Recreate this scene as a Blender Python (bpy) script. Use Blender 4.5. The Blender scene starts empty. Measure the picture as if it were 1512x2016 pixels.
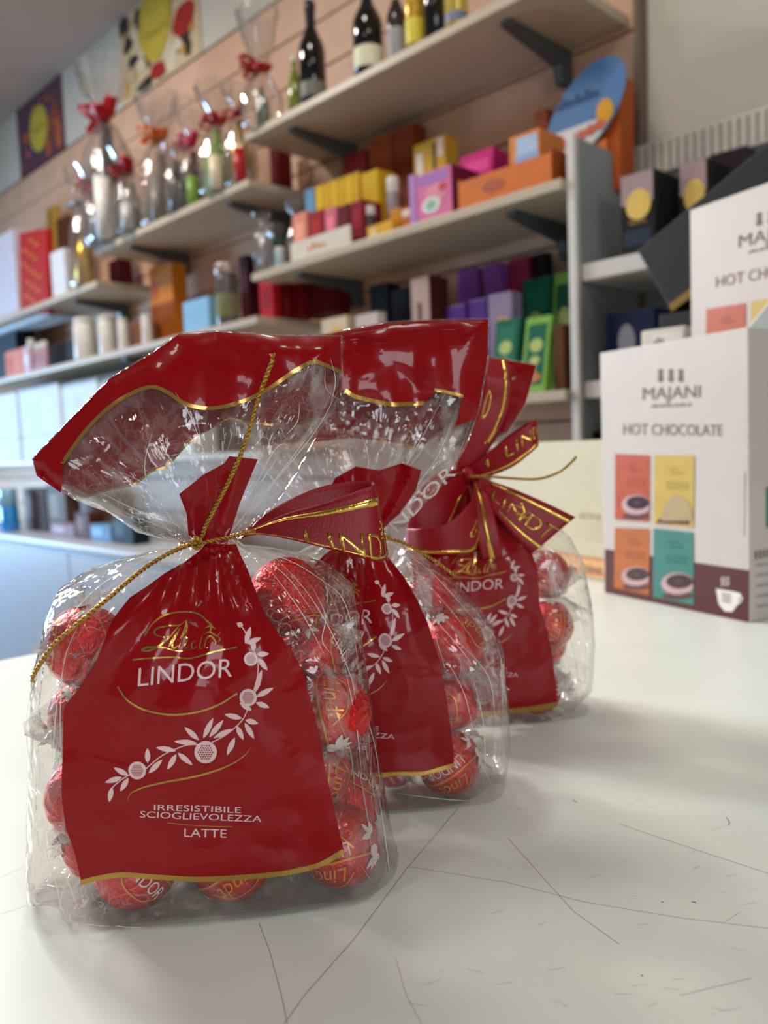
import bpy, bmesh, math, random
import numpy as np
from mathutils import Vector, Matrix, noise as mnoise
PI = math.pi
scn = bpy.context.scene
COL = scn.collection
rnd = random.Random(7)

# ------------------------------------------------------------------ camera (room axes: x along the shelves, y towards the wall, z up)
F = 1600.0
CZ = 1.15
_up = np.array([-.0419, 1, .0819]); _up /= np.linalg.norm(_up)
_X = -np.array([-1553., 66., -F]); _X -= _X.dot(_up) * _up; _X /= np.linalg.norm(_X)
_Y = np.cross(_up, _X)
ROT = np.array([_X, _Y, _up])
CAM = np.array([0, 0, CZ])
def ray(px, py):
    return ROT @ np.array([px - 756., 1008. - py, -F])
def hit(px, py, axis, val):
    d = ray(px, py); return CAM + (val - CAM[axis]) / d[axis] * d
def proj(P):
    c = ROT.T @ (np.array(P, float) - CAM)
    return 756 + F * c[0] / -c[2], 1008 - F * c[1] / -c[2]
def xat(px, y, z):          # x on the line (y,z)=const that is seen at column px
    a = ROT.T @ (np.array([0, y, z]) - CAM); b = ROT.T @ np.array([1., 0, 0])
    k = (px - 756) / F      # a0+x b0 = -k (a2 + x b2)
    return -(a[0] + k * a[2]) / (b[0] + k * b[2])
def zat(py, x, y):
    a = ROT.T @ (np.array([x, y, 0]) - CAM); b = ROT.T @ np.array([0, 0, 1.])
    k = (1008 - py) / F
    return -(a[1] + k * a[2]) / (b[1] + k * b[2])
cam_d = bpy.data.cameras.new('camera'); cam = bpy.data.objects.new('camera', cam_d); COL.objects.link(cam)
cam_d.sensor_fit = 'VERTICAL'; cam_d.sensor_height = 36; cam_d.lens = F / 2016 * 36
cam_d.clip_start = .01
cam.matrix_world = Matrix(((*ROT[0], 0), (*ROT[1], 0), (*ROT[2], CZ), (0, 0, 0, 1)))
cam_d.dof.use_dof = True; cam_d.dof.focus_distance = .37; cam_d.dof.aperture_fstop = 8.2
scn.camera = cam

# ------------------------------------------------------------------ materials
def lin(c):
    return tuple((x / 255 / 12.92 if x / 255 <= .04045 else ((x / 255 + .055) / 1.055) ** 2.4) for x in c) + (1,)
MATS = {}
def M(name, rgb=(200, 200, 200), rough=.5, metal=0, coat=0, var=.06, scale=30, bump=0, bscale=200, trans=0, emit=0, ior=1.45, spec=.5):
    if name in MATS: return MATS[name]
    m = bpy.data.materials.new(name); m.use_nodes = True; nt = m.node_tree; p = nt.nodes['Principled BSDF']
    c = lin(rgb)
    tc = nt.nodes.new('ShaderNodeTexCoord'); n = nt.nodes.new('ShaderNodeTexNoise'); n.inputs['Scale'].default_value = scale
    nt.links.new(tc.outputs['Object'], n.inputs['Vector'])
    r = nt.nodes.new('ShaderNodeValToRGB'); r.color_ramp.elements[0].position = .3; r.color_ramp.elements[1].position = .7
    r.color_ramp.elements[0].color = tuple(x * (1 - var) for x in c[:3]) + (1,)
    r.color_ramp.elements[1].color = tuple(min(1, x * (1 + var)) for x in c[:3]) + (1,)
    nt.links.new(n.outputs['Fac'], r.inputs['Fac']); nt.links.new(r.outputs['Color'], p.inputs['Base Color'])
    p.inputs['Roughness'].default_value = rough; p.inputs['Metallic'].default_value = metal
    p.inputs['Coat Weight'].default_value = coat; p.inputs['Coat Roughness'].default_value = .08
    p.inputs['IOR'].default_value = ior; p.inputs['Transmission Weight'].default_value = trans
    p.inputs['Specular IOR Level'].default_value = spec
    if emit:
        p.inputs['Emission Color'].default_value = c; p.inputs['Emission Strength'].default_value = emit
    if bump:
        n2 = nt.nodes.new('ShaderNodeTexNoise'); n2.inputs['Scale'].default_value = bscale; n2.inputs['Detail'].default_value = 4
        b = nt.nodes.new('ShaderNodeBump'); b.inputs['Strength'].default_value = bump; b.inputs['Distance'].default_value = .002
        nt.links.new(tc.outputs['Object'], n2.inputs['Vector']); nt.links.new(n2.outputs['Fac'], b.inputs['Height'])
        nt.links.new(b.outputs['Normal'], p.inputs['Normal'])
    MATS[name] = m
    return m

def film_mat(name, white=.032, tint=(250, 248, 246), crease=.38, rough=.05, ks=(26, 3), vs=130, bstr=.7, refl=1.5):
    """clear cellophane: see-through, mirror glints, milky along its creases"""
    m = bpy.data.materials.new(name); m.use_nodes = True; nt = m.node_tree; N = nt.nodes; L = nt.links
    N.remove(N['Principled BSDF']); out = N['Material Output']
    uv = N.new('ShaderNodeUVMap'); uv.uv_map = 'UVMap'
    tc = N.new('ShaderNodeTexCoord')
    mp = N.new('ShaderNodeMapping'); mp.inputs['Scale'].default_value = (ks[0], ks[1], 1); L.new(uv.outputs[0], mp.inputs[0])
    n1 = N.new('ShaderNodeTexNoise'); n1.inputs['Scale'].default_value = 1; n1.inputs['Detail'].default_value = 3; n1.inputs['Distortion'].default_value = .6
    L.new(mp.outputs[0], n1.inputs['Vector'])
    n0 = N.new('ShaderNodeTexNoise'); n0.inputs['Scale'].default_value = 40; n0.inputs['Detail'].default_value = 2
    L.new(tc.outputs['Object'], n0.inputs['Vector'])
    ad = N.new('ShaderNodeMixRGB'); ad.blend_type = 'LINEAR_LIGHT'; ad.inputs[0].default_value = .03
    L.new(tc.outputs['Object'], ad.inputs[1]); L.new(n0.outputs['Color'], ad.inputs[2])
    vo = N.new('ShaderNodeTexVoronoi'); vo.feature = 'DISTANCE_TO_EDGE'; vo.inputs['Scale'].default_value = vs
    L.new(ad.outputs[0], vo.inputs['Vector'])
    vo2 = N.new('ShaderNodeTexVoronoi'); vo2.feature = 'F1'; vo2.inputs['Scale'].default_value = vs * .55
    L.new(ad.outputs[0], vo2.inputs['Vector'])
    a = N.new('ShaderNodeMath'); a.operation = 'MULTIPLY_ADD'; L.new(n1.outputs['Fac'], a.inputs[0]); a.inputs[1].default_value = 1.3; L.new(vo2.outputs['Distance'], a.inputs[2])
    b = N.new('ShaderNodeBump'); b.inputs['Strength'].default_value = bstr; b.inputs['Distance'].default_value = .0016
    L.new(a.outputs[0], b.inputs['Height'])
    # crease lines
    cr = N.new('ShaderNodeMapRange'); cr.inputs['From Min'].default_value = 0; cr.inputs['From Max'].default_value = .035
    cr.inputs['To Min'].default_value = 1; cr.inputs['To Max'].default_value = 0; L.new(vo.outputs['Distance'], cr.inputs['Value'])
    st = N.new('ShaderNodeMapRange'); st.inputs['From Min'].default_value = .56; st.inputs['From Max'].default_value = .72; L.new(n1.outputs['Fac'], st.inputs['Value'])
    mk = N.new('ShaderNodeMapRange'); mk.inputs['From Min'].default_value = .45; mk.inputs['From Max'].default_value = .65; L.new(n0.outputs['Fac'], mk.inputs['Value'])
    mu = N.new('ShaderNodeMath'); mu.operation = 'MULTIPLY'; L.new(cr.outputs[0], mu.inputs[0]); L.new(mk.outputs[0], mu.inputs[1])
    mx = N.new('ShaderNodeMath'); mx.operation = 'MAXIMUM'; L.new(mu.outputs[0], mx.inputs[0]); L.new(st.outputs[0], mx.inputs[1])
    wf = N.new('ShaderNodeMath'); wf.operation = 'MULTIPLY_ADD'; L.new(mx.outputs[0], wf.inputs[0]); wf.inputs[1].default_value = crease; wf.inputs[2].default_value = white
    tr = N.new('ShaderNodeBsdfTransparent'); tr.inputs[0].default_value = lin(tint)
    df = N.new('ShaderNodeBsdfDiffuse'); df.inputs[0].default_value = (.8, .78, .77, 1)
    tl = N.new('ShaderNodeBsdfTranslucent'); tl.inputs[0].default_value = (.8, .78, .77, 1)
    dm = N.new('ShaderNodeMixShader'); dm.inputs[0].default_value = .4; L.new(df.outputs[0], dm.inputs[1]); L.new(tl.outputs[0], dm.inputs[2])
    m1 = N.new('ShaderNodeMixShader'); L.new(wf.outputs[0], m1.inputs[0]); L.new(tr.outputs[0], m1.inputs[1]); L.new(dm.outputs[0], m1.inputs[2])
    gl = N.new('ShaderNodeBsdfGlossy'); gl.inputs['Roughness'].default_value = rough; L.new(b.outputs[0], gl.inputs['Normal'])
    ge = N.new('ShaderNodeNewGeometry'); dp = N.new('ShaderNodeVectorMath'); dp.operation = 'DOT_PRODUCT'; L.new(b.outputs[0], dp.inputs[0]); L.new(ge.outputs['Incoming'], dp.inputs[1])
    ab = N.new('ShaderNodeMath'); ab.operation = 'ABSOLUTE'; L.new(dp.outputs['Value'], ab.inputs[0])
    iv = N.new('ShaderNodeMath'); iv.operation = 'SUBTRACT'; iv.use_clamp = True; iv.inputs[0].default_value = 1; L.new(ab.outputs[0], iv.inputs[1])
    pw = N.new('ShaderNodeMath'); pw.operation = 'POWER'; L.new(iv.outputs[0], pw.inputs[0]); pw.inputs[1].default_value = 4
    fr = N.new('ShaderNodeMath'); fr.operation = 'MULTIPLY_ADD'; L.new(pw.outputs[0], fr.inputs[0]); fr.inputs[1].default_value = .6; fr.inputs[2].default_value = .038
    fm = N.new('ShaderNodeMath'); fm.operation = 'MULTIPLY'; fm.use_clamp = True; L.new(fr.outputs[0], fm.inputs[0]); fm.inputs[1].default_value = refl
    m2 = N.new('ShaderNodeMixShader'); L.new(fm.outputs[0], m2.inputs[0]); L.new(m1.outputs[0], m2.inputs[1]); L.new(gl.outputs[0], m2.inputs[2])
    L.new(m2.outputs[0], out.inputs['Surface'])
    MATS[name] = m
    return m

def printed_mat(name, rgb, streak=.35, rough=.16, metal=0):
    """printed glossy film with soft folds"""
    m = M(name, rgb, rough=max(rough, .3), metal=metal, coat=.28, var=.04)
    nt = m.node_tree; N = nt.nodes; L = nt.links; p = N['Principled BSDF']
    p.inputs['Coat Roughness'].default_value = .05; p.inputs['Specular IOR Level'].default_value = .12
    uv = N.new('ShaderNodeUVMap'); uv.uv_map = 'UVMap'
    mp = N.new('ShaderNodeMapping'); mp.inputs['Scale'].default_value = (9, 6, 1); L.new(uv.outputs[0], mp.inputs[0])
    n1 = N.new('ShaderNodeTexNoise'); n1.inputs['Scale'].default_value = 1; n1.inputs['Detail'].default_value = 2; n1.inputs['Distortion'].default_value = .8
    L.new(mp.outputs[0], n1.inputs['Vector'])
    b = N.new('ShaderNodeBump'); b.inputs['Strength'].default_value = streak; b.inputs['Distance'].default_value = .004
    L.new(n1.outputs['Fac'], b.inputs['Height']); L.new(b.outputs[0], p.inputs['Normal']); L.new(b.outputs[0], p.inputs['Coat Normal'])
    return m

FILM = film_mat('cellophane')
FILM_TWIST = film_mat('twisted cellophane', white=.24, crease=.55, vs=260, ks=(30, 8), rough=.08)
FILM_GIFT = film_mat('gift cellophane', white=.07, crease=.4, vs=48, ks=(22, 5), rough=.05, bstr=1, refl=2.6)
RED = printed_mat('red printed film', (143, 4, 14), streak=.14)
MILK = M('crease whitening with glint', (232, 228, 226), .3, coat=.6, bump=.5, bscale=300)  # pale strokes: crease whitening with highlights painted in
GOLD = printed_mat('gold print', (178, 140, 70), rough=.28, metal=.75)
SHINYGOLD = M('gold foil', (222, 178, 92), rough=.2, metal=1, bump=.2, bscale=300)
INKW = M('pale pink ink', (225, 188, 190), rough=.4)
REDFOIL = M('red foil', (212, 20, 16), rough=.26, metal=.6, coat=.4, bump=1, bscale=330)
YINK = M('yellow gold ink', (226, 150, 30), rough=.3, metal=.5)
WINK = M('white ink', (230, 215, 212), rough=.4)
SATIN = M('red satin ribbon', (144, 5, 22), rough=.42, spec=.4, var=.1, scale=700, bump=.15, bscale=900)
CORD = M('gold cord', (190, 148, 66), rough=.3, metal=.9, bump=.6, bscale=900)

# ------------------------------------------------------------------ mesh helpers
class Acc:
    def __init__(s): s.v = []; s.f = []; s.m = []; s.uv = []; s.mats = []
    def mi(s, mat):
        if mat not in s.mats: s.mats.append(mat)
        return s.mats.index(mat)
    def add(s, vs, fs, mat, uv=None):
        o = len(s.v); s.v += [tuple(map(float, v)) for v in vs]; i = s.mi(mat)
        for f in fs: s.f.append(tuple(x + o for x in f)); s.m.append(i)
        s.uv += list(uv) if uv is not None else [(v[0], v[2] if len(v) > 2 else v[1]) for v in vs]
        return s
    def build(s, name, parent=None, smooth=True, loc=None, rz=0, uvs=False):
        me = bpy.data.meshes.new(name); me.from_pydata(s.v, [], s.f)
        for m in s.mats: me.materials.append(m)
        me.polygons.foreach_set('material_index', s.m)
        me.polygons.foreach_set('use_smooth', [smooth] * len(s.f))
        if uvs:
            l = me.uv_layers.new(name='UVMap')
            for i, lp in enumerate(me.loops): l.data[i].uv = s.uv[lp.vertex_index]
        me.update()
        o = bpy.data.objects.new(name, me); COL.objects.link(o)
        if parent is not None: o.parent = parent
        if loc is not None: o.location = loc
        o.rotation_euler.z = rz
        return o
def tag(o, label=None, cat=None, group=None, kind=None):
    if label: o['label'] = label
    if cat: o['category'] = cat
    if group: o['group'] = group
    if kind: o['kind'] = kind
    return o
def thing(name, label, cat, loc=(0, 0, 0), rz=0, group=None):
    o = bpy.data.objects.new(name, None); COL.objects.link(o); o.empty_display_size = .02
    o.location = loc; o.rotation_euler.z = rz
    return tag(o, label, cat, group)
def from_bm(bm, A, mat, Mx=None, uv=None):
    bm.verts.ensure_lookup_table()
    for i, v in enumerate(bm.verts): v.index = i
    A.add([(Mx @ v.co if Mx else v.co)[:] for v in bm.verts], [[v.index for v in f.verts] for f in bm.faces], mat)
    bm.free(); return A
def box(A, lo, hi, mat, bev=.0, Mx=None):
    bm = bmesh.new(); bmesh.ops.create_cube(bm, size=1)
    for v in bm.verts: v.co = [lo[i] + (v.co[i] + .5) * (hi[i] - lo[i]) for i in range(3)]
    if bev: bmesh.ops.bevel(bm, geom=bm.edges[:], offset=bev, segments=2, affect='EDGES', profile=.6)
    return from_bm(bm, A, mat, Mx)
def lathe(A, prof, mat, seg=24, c=(0, 0), wob=0, Mx=None):
    vs = []; fs = []; n = len(prof)
    for k in range(seg):
        a = 2 * PI * k / seg
        for i, (r, z) in enumerate(prof):
            rr = r * (1 + wob * math.sin(a * 7 + i * 2.1) * .5 + wob * math.sin(a * 13 + i) * .5)
            p = Vector((c[0] + rr * math.cos(a), c[1] + rr * math.sin(a), z)); vs.append(Mx @ p if Mx else p)
    for k in range(seg):
        for i in range(n - 1):
            a, b = k * n + i, ((k + 1) % seg) * n + i; fs.append((a, b, b + 1, a + 1))
    return A.add(vs, fs, mat, uv=[(k / seg, p[1]) for k in range(seg) for p in prof])
def tube(A, pts, r, mat, seg=8, taper=None):
    pts = [Vector(p) for p in pts]; vs = []; fs = []; prev = None
    for i, p in enumerate(pts):
        t = (pts[min(i + 1, len(pts) - 1)] - pts[max(i - 1, 0)]).normalized()
        if prev is None: u = t.orthogonal().normalized()
        else: u = (prev - t * prev.dot(t)).normalized()
        prev = u; w = t.cross(u); rr = r * (taper[i] if taper else 1)
        for k in range(seg):
            a = 2 * PI * k / seg; vs.append(p + (u * math.cos(a) + w * math.sin(a)) * rr)
    for i in range(len(pts) - 1):
        for k in range(seg):
            a = i * seg + k; b = i * seg + (k + 1) % seg; fs.append((a, b, b + seg, a + seg))
    fs.append(tuple(range(seg))[::-1]); fs.append(tuple((len(pts) - 1) * seg + k for k in range(seg)))
    return A.add(vs, fs, mat)
def spline(pts, n=8):
    """Catmull-Rom through points (any dimension)"""
    P = [np.array(p, float) for p in pts]; P = [2 * P[0] - P[1]] + P + [2 * P[-1] - P[-2]]; out = []
    for i in range(1, len(P) - 2):
        for k in range(n):
            t = k / n
            out.append(.5 * ((2 * P[i]) + (-P[i - 1] + P[i + 1]) * t + (2 * P[i - 1] - 5 * P[i] + 4 * P[i + 1] - P[i + 2]) * t * t + (-P[i - 1] + 3 * P[i] - 3 * P[i + 1] + P[i + 2]) * t ** 3))
    out.append(P[-2]); return out
def cord(A, pts, r, mat=None):
    """two strands laid round each other along a path"""
    pts = [Vector(p) for p in spline(pts, 10)]
    L = [0]
    for a, b in zip(pts, pts[1:]): L.append(L[-1] + (b - a).length)
    n = int(L[-1] / .0006) + 2; dense = []
    j = 0
    for k in range(n):
        s = L[-1] * k / (n - 1)
        while j < len(L) - 2 and L[j + 1] < s: j += 1
        f = (s - L[j]) / max(1e-9, L[j + 1] - L[j]); dense.append(pts[j].lerp(pts[j + 1], min(1, f)))
    for ph in (0, PI):
        q = []; u = None
        for i, p in enumerate(dense):
            t = (dense[min(i + 1, n - 1)] - dense[max(i - 1, 0)]).normalized()
            u = t.orthogonal().normalized() if u is None else (u - t * u.dot(t)).normalized()
            w = t.cross(u); a = ph + 2 * PI * i * .0006 / .0042
            q.append(p + (u * math.cos(a) + w * math.sin(a)) * r * .55)
        tube(A, q, r * .62, mat or CORD, seg=6)
    return A
_tc = {}
def text2d(s):
    """flat lettering: verts with cap height 1 starting at x=0, width also returned"""
    if s in _tc: return _tc[s]
    if s.startswith('~'):           # small print nobody can read in the photograph: a row of little strokes
        n = len(s); vs = []; fs = []
        for i in range(n):
            h = (.6, 1, .7, .55, .9)[i % 5]; a = i / n; vs += [(a, 0), (a + .62 / n, 0), (a + .62 / n, h), (a, h)]; fs.append((4 * i, 4 * i + 1, 4 * i + 2, 4 * i + 3))
        _tc[s] = (vs, fs); return _tc[s]
    c = bpy.data.curves.new('t', 'FONT'); c.body = s; c.resolution_u = 3
    o = bpy.data.objects.new('t', c); COL.objects.link(o); bpy.context.view_layer.update()
    me = bpy.data.meshes.new_from_object(o.evaluated_get(bpy.context.evaluated_depsgraph_get()))
    vs = [(v.co.x, v.co.y) for v in me.vertices]; fs = [tuple(p.vertices) for p in me.polygons]
    bpy.data.objects.remove(o); bpy.data.curves.remove(c); bpy.data.meshes.remove(me)
    x0 = min(v[0] for v in vs); x1 = max(v[0] for v in vs); H = .6937
    vs = [((x - x0) / (x1 - x0), y / H) for x, y in vs]
    _tc[s] = (vs, fs); return _tc[s]
def text_px(s, a, b, up, slant=0):
    """lettering fitted between baseline ends a,b with cap vector up; flat coordinates"""
    vs, fs = text2d(s); a = np.array(a, float); b = np.array(b, float); u = np.array(up, float)
    return [a + (b - a) * (x + slant * y) + u * y for x, y in vs], fs
def stroke_px(pts, w, n=6, taper=False):
    P = spline(pts, n) if len(pts) > 2 else [np.array(p, float) for p in pts]; vs = []; fs = []
    for i, p in enumerate(P):
        t = P[min(i + 1, len(P) - 1)] - P[max(i - 1, 0)]; t = t / (np.linalg.norm(t) + 1e-9); nrm = np.array([-t[1], t[0]])
        ww = w / 2 * (max(.12, math.sin(PI * i / (len(P) - 1))) if taper else 1)
        vs += [p - nrm * ww, p + nrm * ww]
    for i in range(len(P) - 1): fs.append((2 * i, 2 * i + 1, 2 * i + 3, 2 * i + 2))
    return vs, fs
def leaf_px(a, b, w):
    a = np.array(a, float); b = np.array(b, float); t = b - a; l = np.linalg.norm(t); nr = np.array([-t[1], t[0]]) / l
    K = [0, .15, .35, .6, .8, .93, 1]; W = [.1, .6, 1, .95, .6, .28, 0]
    vs = [a + t * k - nr * w * ww / 2 for k, ww in zip(K, W)] + [a + t * k + nr * w * ww / 2 for k, ww in zip(K, W)]
    return vs, [(i, i + 1, i + 8, i + 7) for i in range(6)]
def disc_px(c, r, n=20, ry=None):
    return [np.array(c, float)] + [np.array([c[0] + r * math.cos(2 * PI * k / n), c[1] + (ry or r) * math.sin(2 * PI * k / n)]) for k in range(n)], [(0, k + 1, (k + 1) % n + 1) for k in range(n)]
def vhash(ix, iy, s):
    x = np.sin(ix * 127.1 + iy * 311.7 + s * 74.7) * 43758.5453
    return x - np.floor(x)
def vnoise(x, y, s=0):
    ix = np.floor(x); iy = np.floor(y); fx = x - ix; fy = y - iy; fx = fx * fx * (3 - 2 * fx); fy = fy * fy * (3 - 2 * fy)
    a = vhash(ix, iy, s); b = vhash(ix + 1, iy, s); c = vhash(ix, iy + 1, s); d = vhash(ix + 1, iy + 1, s)
    return a + (b - a) * fx + (c - a) * fy + (a - b - c + d) * fx * fy
# ------------------------------------------------------------------ the cellophane bags
EV = np.array([.616, .788, 0]); NV = np.array([.788, -.616, 0])
class Bag:
    def __init__(b, right_front, width, outline, neck, T=.036, TF=.013, seed=1, flat=.6):
        b.w = width; b.T = T; b.TF = TF; b.seed = seed; b.flat = flat
        rf = np.array([right_front[0], right_front[1], .95])
        b.o = rf - EV * width - NV * T
        b.o[2] = .9512
        b.neck = b.mid(neck)
        pts = [b.mid(p) for p in outline]
        # base corners sit on the counter
        b.out = [np.array([.004, 0])] + [np.array(p) for p in pts] + [np.array([width - .002, 0])]
        b.out = [p if p[1] > 0 else np.array([p[0], 0]) for p in b.out]
        a = np.array(b.out); b.A = a[:-1]; b.B = a[1:]          # open chain: the base edge is left out
    def world(b, s, z, h):
        return b.o + EV * s + NV * h + np.array([0, 0, z])
    def plane(b, px, py, h):
        d = ray(px, py); o = b.o + NV * h; t = (o - CAM).dot(NV) / d.dot(NV); P = CAM + t * d - o
        return P.dot(EV), P[2]
    def inside(b, s, z):
        c = False; q = b.out
        for i in range(len(q)):
            (x1, y1), (x2, y2) = q[i - 1], q[i]
            if (y1 > z) != (y2 > z) and s < (x2 - x1) * (z - y1) / (y2 - y1) + x1: c = not c
        return c
    def mid(b, p): return b.plane(p[0], p[1], 0)
    def dist(b, S, Z):
        P = np.stack([S, Z], -1)[:, None, :]; A = b.A[None]; D = (b.B - b.A)[None]
        t = np.clip(((P - A) * D).sum(-1) / ((D * D).sum(-1) + 1e-12), 0, 1)
        return np.sqrt(((P - A - D * t[..., None]) ** 2).sum(-1)).min(1)
    def h(b, S, Z, side=1):
        S = np.asarray(S, float); Z = np.asarray(Z, float); d = b.dist(S, Z)
        ds = S - b.neck[0]; dz = Z - b.neck[1]; r = np.hypot(ds, dz)
        up = 1 / (1 + np.exp(-dz / .006))
        Tm = b.T * (1 + .2 * np.clip(Z / .016, 0, 1) ** .6) * (1 - up) + b.TF * up
        w = .026 * (1 - up) + .03 * up
        q = np.clip(d / w, 0, 1); base = Tm * np.sqrt(1 - (1 - q) ** 2 + 1e-6)
        # gathered near the neck: fan of pleats
        g = np.clip(1 - r / .055, 0, 1) ** 1.3
        base = base * (1 - .62 * g) + .0045 * g
        th = np.arctan2(ds, np.abs(dz) + .012)
        sd = b.seed + (0 if side > 0 else 5)
        k = 10 * th + 2.4 * vnoise(r * 30, th * 2, sd)
        ridge = np.abs(((k / PI) % 1) - .5) * 2
        amp = .0052 * np.clip(r / .012, 0, 1) * np.clip(1 - r / .10, 0, 1) ** 1.1
        edge = np.clip(d / .008, 0, 1)
        f = amp * (ridge - .5)
        # crumples
        c = 0
        for fr, a in ((15, .0024), (26, .0030), (58, .0016), (110, .0004)):
            ca, sa = math.cos(fr), math.sin(fr)
            c = c + a * (np.abs(vnoise((S * ca + Z * sa) * fr, (Z * ca - S * sa) * fr, sd + fr) - .5) * 2 - .4)
        c = c * np.clip(r / .06, .25, 1)
        flatz = b.flatmask(S, Z, d, up)
        return side * np.maximum(.0004, base + edge * (f + c * flatz))
    def flatmask(b, S, Z, d, up):
        return np.where(up > .5, 1.5, b.flat + (1 - b.flat) * np.clip(1 - d / .03, 0, 1))
    def lift(b, px, py, side=1):
        """the point of the front (side 1) or back sheet that is seen at a picture position, as (s,z)"""
        h = .02 * side
        for _ in range(7):
            s, z = b.plane(px, py, h); h = .5 * h + .5 * float(b.h([s], [z], side)[0])
        return s, z
    def drape(b, A, poly, mat, side=1, off=0.0, cell=.003, faces=None, clipbase=True):
        """lay a flat shape, in (s,z), on the sheet"""
        bm = bmesh.new(); vs = [bm.verts.new((p[0], p[1], 0)) for p in poly]
        if faces is None:
            f = bm.faces.new(vs); bmesh.ops.triangulate(bm, faces=[f])
        else:
            for q in faces:
                try: bm.faces.new([vs[i] for i in q])
                except ValueError: pass
        for ax in (0, 1):
            lo = min(p[ax] for p in poly); hi = max(p[ax] for p in poly)
            for k in range(math.ceil(lo / cell), math.floor(hi / cell) + 1):
                co = [0, 0, 0]; no = [0, 0, 0]; co[ax] = k * cell; no[ax] = 1
                bmesh.ops.bisect_plane(bm, geom=bm.verts[:] + bm.edges[:] + bm.faces[:], dist=1e-6, plane_co=co, plane_no=no)
        bmesh.ops.remove_doubles(bm, verts=bm.verts[:], dist=1e-5)
        bm.verts.ensure_lookup_table()
        S = np.array([v.co.x for v in bm.verts]); Z = np.array([v.co.y for v in bm.verts])
        H = b.h(S, Z, side) + side * off
        P = b.o[None] + S[:, None] * EV + H[:, None] * NV + Z[:, None] * np.array([0, 0, 1])
        for i, v in enumerate(bm.verts): v.index = i
        ds = S - b.neck[0]; dz = Z - b.neck[1]
        uv = np.stack([np.arctan2(ds, np.abs(dz) + .01) / 3, np.hypot(ds, dz) * 10 + side], -1)
        A.add(P - b.o, [[v.index for v in (f.verts if side * f.normal.z >= 0 else list(f.verts)[::-1])] for f in bm.faces], mat, uv=uv)
        bm.free()
    def art(b, A, shape, mat, off, cell=.004, side=1, smap=None):
        vs, fs = shape
        pts = [smap(*p) for p in vs]
        b.drape(A, pts, mat, side, off, cell, fs)
    def film(b, parent, cell=.0022, mat=None):
        A = getattr(b, 'CA', None) or Acc()
        poly = [tuple(p) for p in b.out]
        b.drape(A, poly, mat or FILM, 1, 0, cell); b.drape(A, poly, mat or FILM, -1, 0, cell)
        # flat base with a short welded fin
        n = 40; S = np.linspace(b.out[0][0], b.out[-1][0], n); Hf = b.h(S, S * 0, 1); Hb = b.h(S, S * 0, -1)
        vs = [EV * s + NV * h for s, h in zip(S, Hf)] + [EV * s + NV * h for s, h in zip(S, Hb)]
        A.add(vs, [(i, i + 1, n + i + 1, n + i) for i in range(n - 1)], mat or FILM, uv=[(s * 3, .5) for s in S] * 2)
        return A.build('film', parent, uvs=True)
CREASE = film_mat('creased cellophane', white=.34, crease=.5, vs=300, ks=(60, 20), rough=.12, refl=3)
def creases(b, lines, w=.9, side=1):  # draws pale crease lines and their painted highlights on the film
    A = b.CA; f = lambda x, y: b.lift(x, y, side)
    k = b.o[1] * 0 + 1
    for i, ln in enumerate(lines):
        b.art(A, stroke_px(ln, w * (2.6 if i % 3 == 0 else 1.5), 5, True), CREASE if i % 3 == 0 else MILK, .0005 + .00002 * i, .005, side, f)
def thick(o, t):
    m = o.modifiers.new('thickness', 'SOLIDIFY'); m.thickness = t; m.offset = 0
    return o
c1 = lambda x, y: (x / 1.9895, y / 1.9895 + 600)          # from the enlarged studies back to the photograph's frame
c2 = lambda x, y: (x / 1.9895 + 40, y / 1.9895 + 1100)
c3 = lambda x, y: (x / 2.52 + 620, y / 2.52 + 600)
c4 = lambda x, y: (x / 2.7 + 640, y / 2.7 + 1000)

# outlines: clockwise from the left base corner over the top to the right base corner
OUT1 = [c1(0 + 130, 1700 + 20)]
OUT1 = [(66, 1760), (64, 1640), (68, 1500), (66, 1400), (76, 1310), (92, 1255), (100, 1205), (122, 1155), (175, 1120), (245, 1097), (300, 1084), (350, 1077), (372, 1071),
        (366, 1066), (322, 1060), (270, 1048), (215, 1010), (146, 984), (72, 918), (62, 903), (140, 822), (214, 745), (302, 690), (350, 656), (428, 650), (552, 658), (674, 660), (675, 760), (668, 800), (628, 850), (592, 920), (545, 990), (492, 1042), (468, 1066),
        (478, 1074), (530, 1078), (590, 1090), (650, 1112), (695, 1150), (708, 1230), (735, 1400), (752, 1520), (772, 1640), (788, 1740)]
OUT2 = [(440, 1480), (436, 1400), (448, 1300), (470, 1210), (520, 1130), (600, 1080), (650, 1062), (655, 1055), (600, 1010), (540, 950), (480, 880), (452, 800), (470, 720), (560, 672), (676, 648), (760, 633), (840, 628), (963, 626), (962, 700), (946, 800), (918, 880), (868, 960), (800, 1030), (760, 1052),
        (768, 1060), (830, 1092), (890, 1140), (950, 1205), (985, 1262), (993, 1350), (998, 1450), (990, 1530)]
OUT3 = [(728, 1330), (726, 1260), (740, 1170), (780, 1080), (850, 990), (893, 950), (893, 942), (850, 900), (790, 840), (745, 760), (762, 700), (850, 684), (962, 700), (1058, 716), (1036, 795), (1000, 855), (965, 905), (938, 930),
        (945, 950), (1040, 990), (1112, 1048), (1140, 1100), (1155, 1180), (1162, 1260), (1156, 1350)]
bag1 = Bag((-.247, .239), .158, OUT1, (420, 1069), T=.037, TF=.014, seed=3, flat=.75)
bag2 = Bag((-.274, .344), .157, OUT2, (708, 1056), T=.034, TF=.013, seed=11, flat=.75)
bag3 = Bag((-.309, .493), .157, OUT3, (916, 944), T=.033, TF=.013, seed=21, flat=.6)

def front_map(b): return lambda x, y: b.lift(x, y, 1)
def back_map(b): return lambda x, y: b.lift(x, y, -1)

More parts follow.
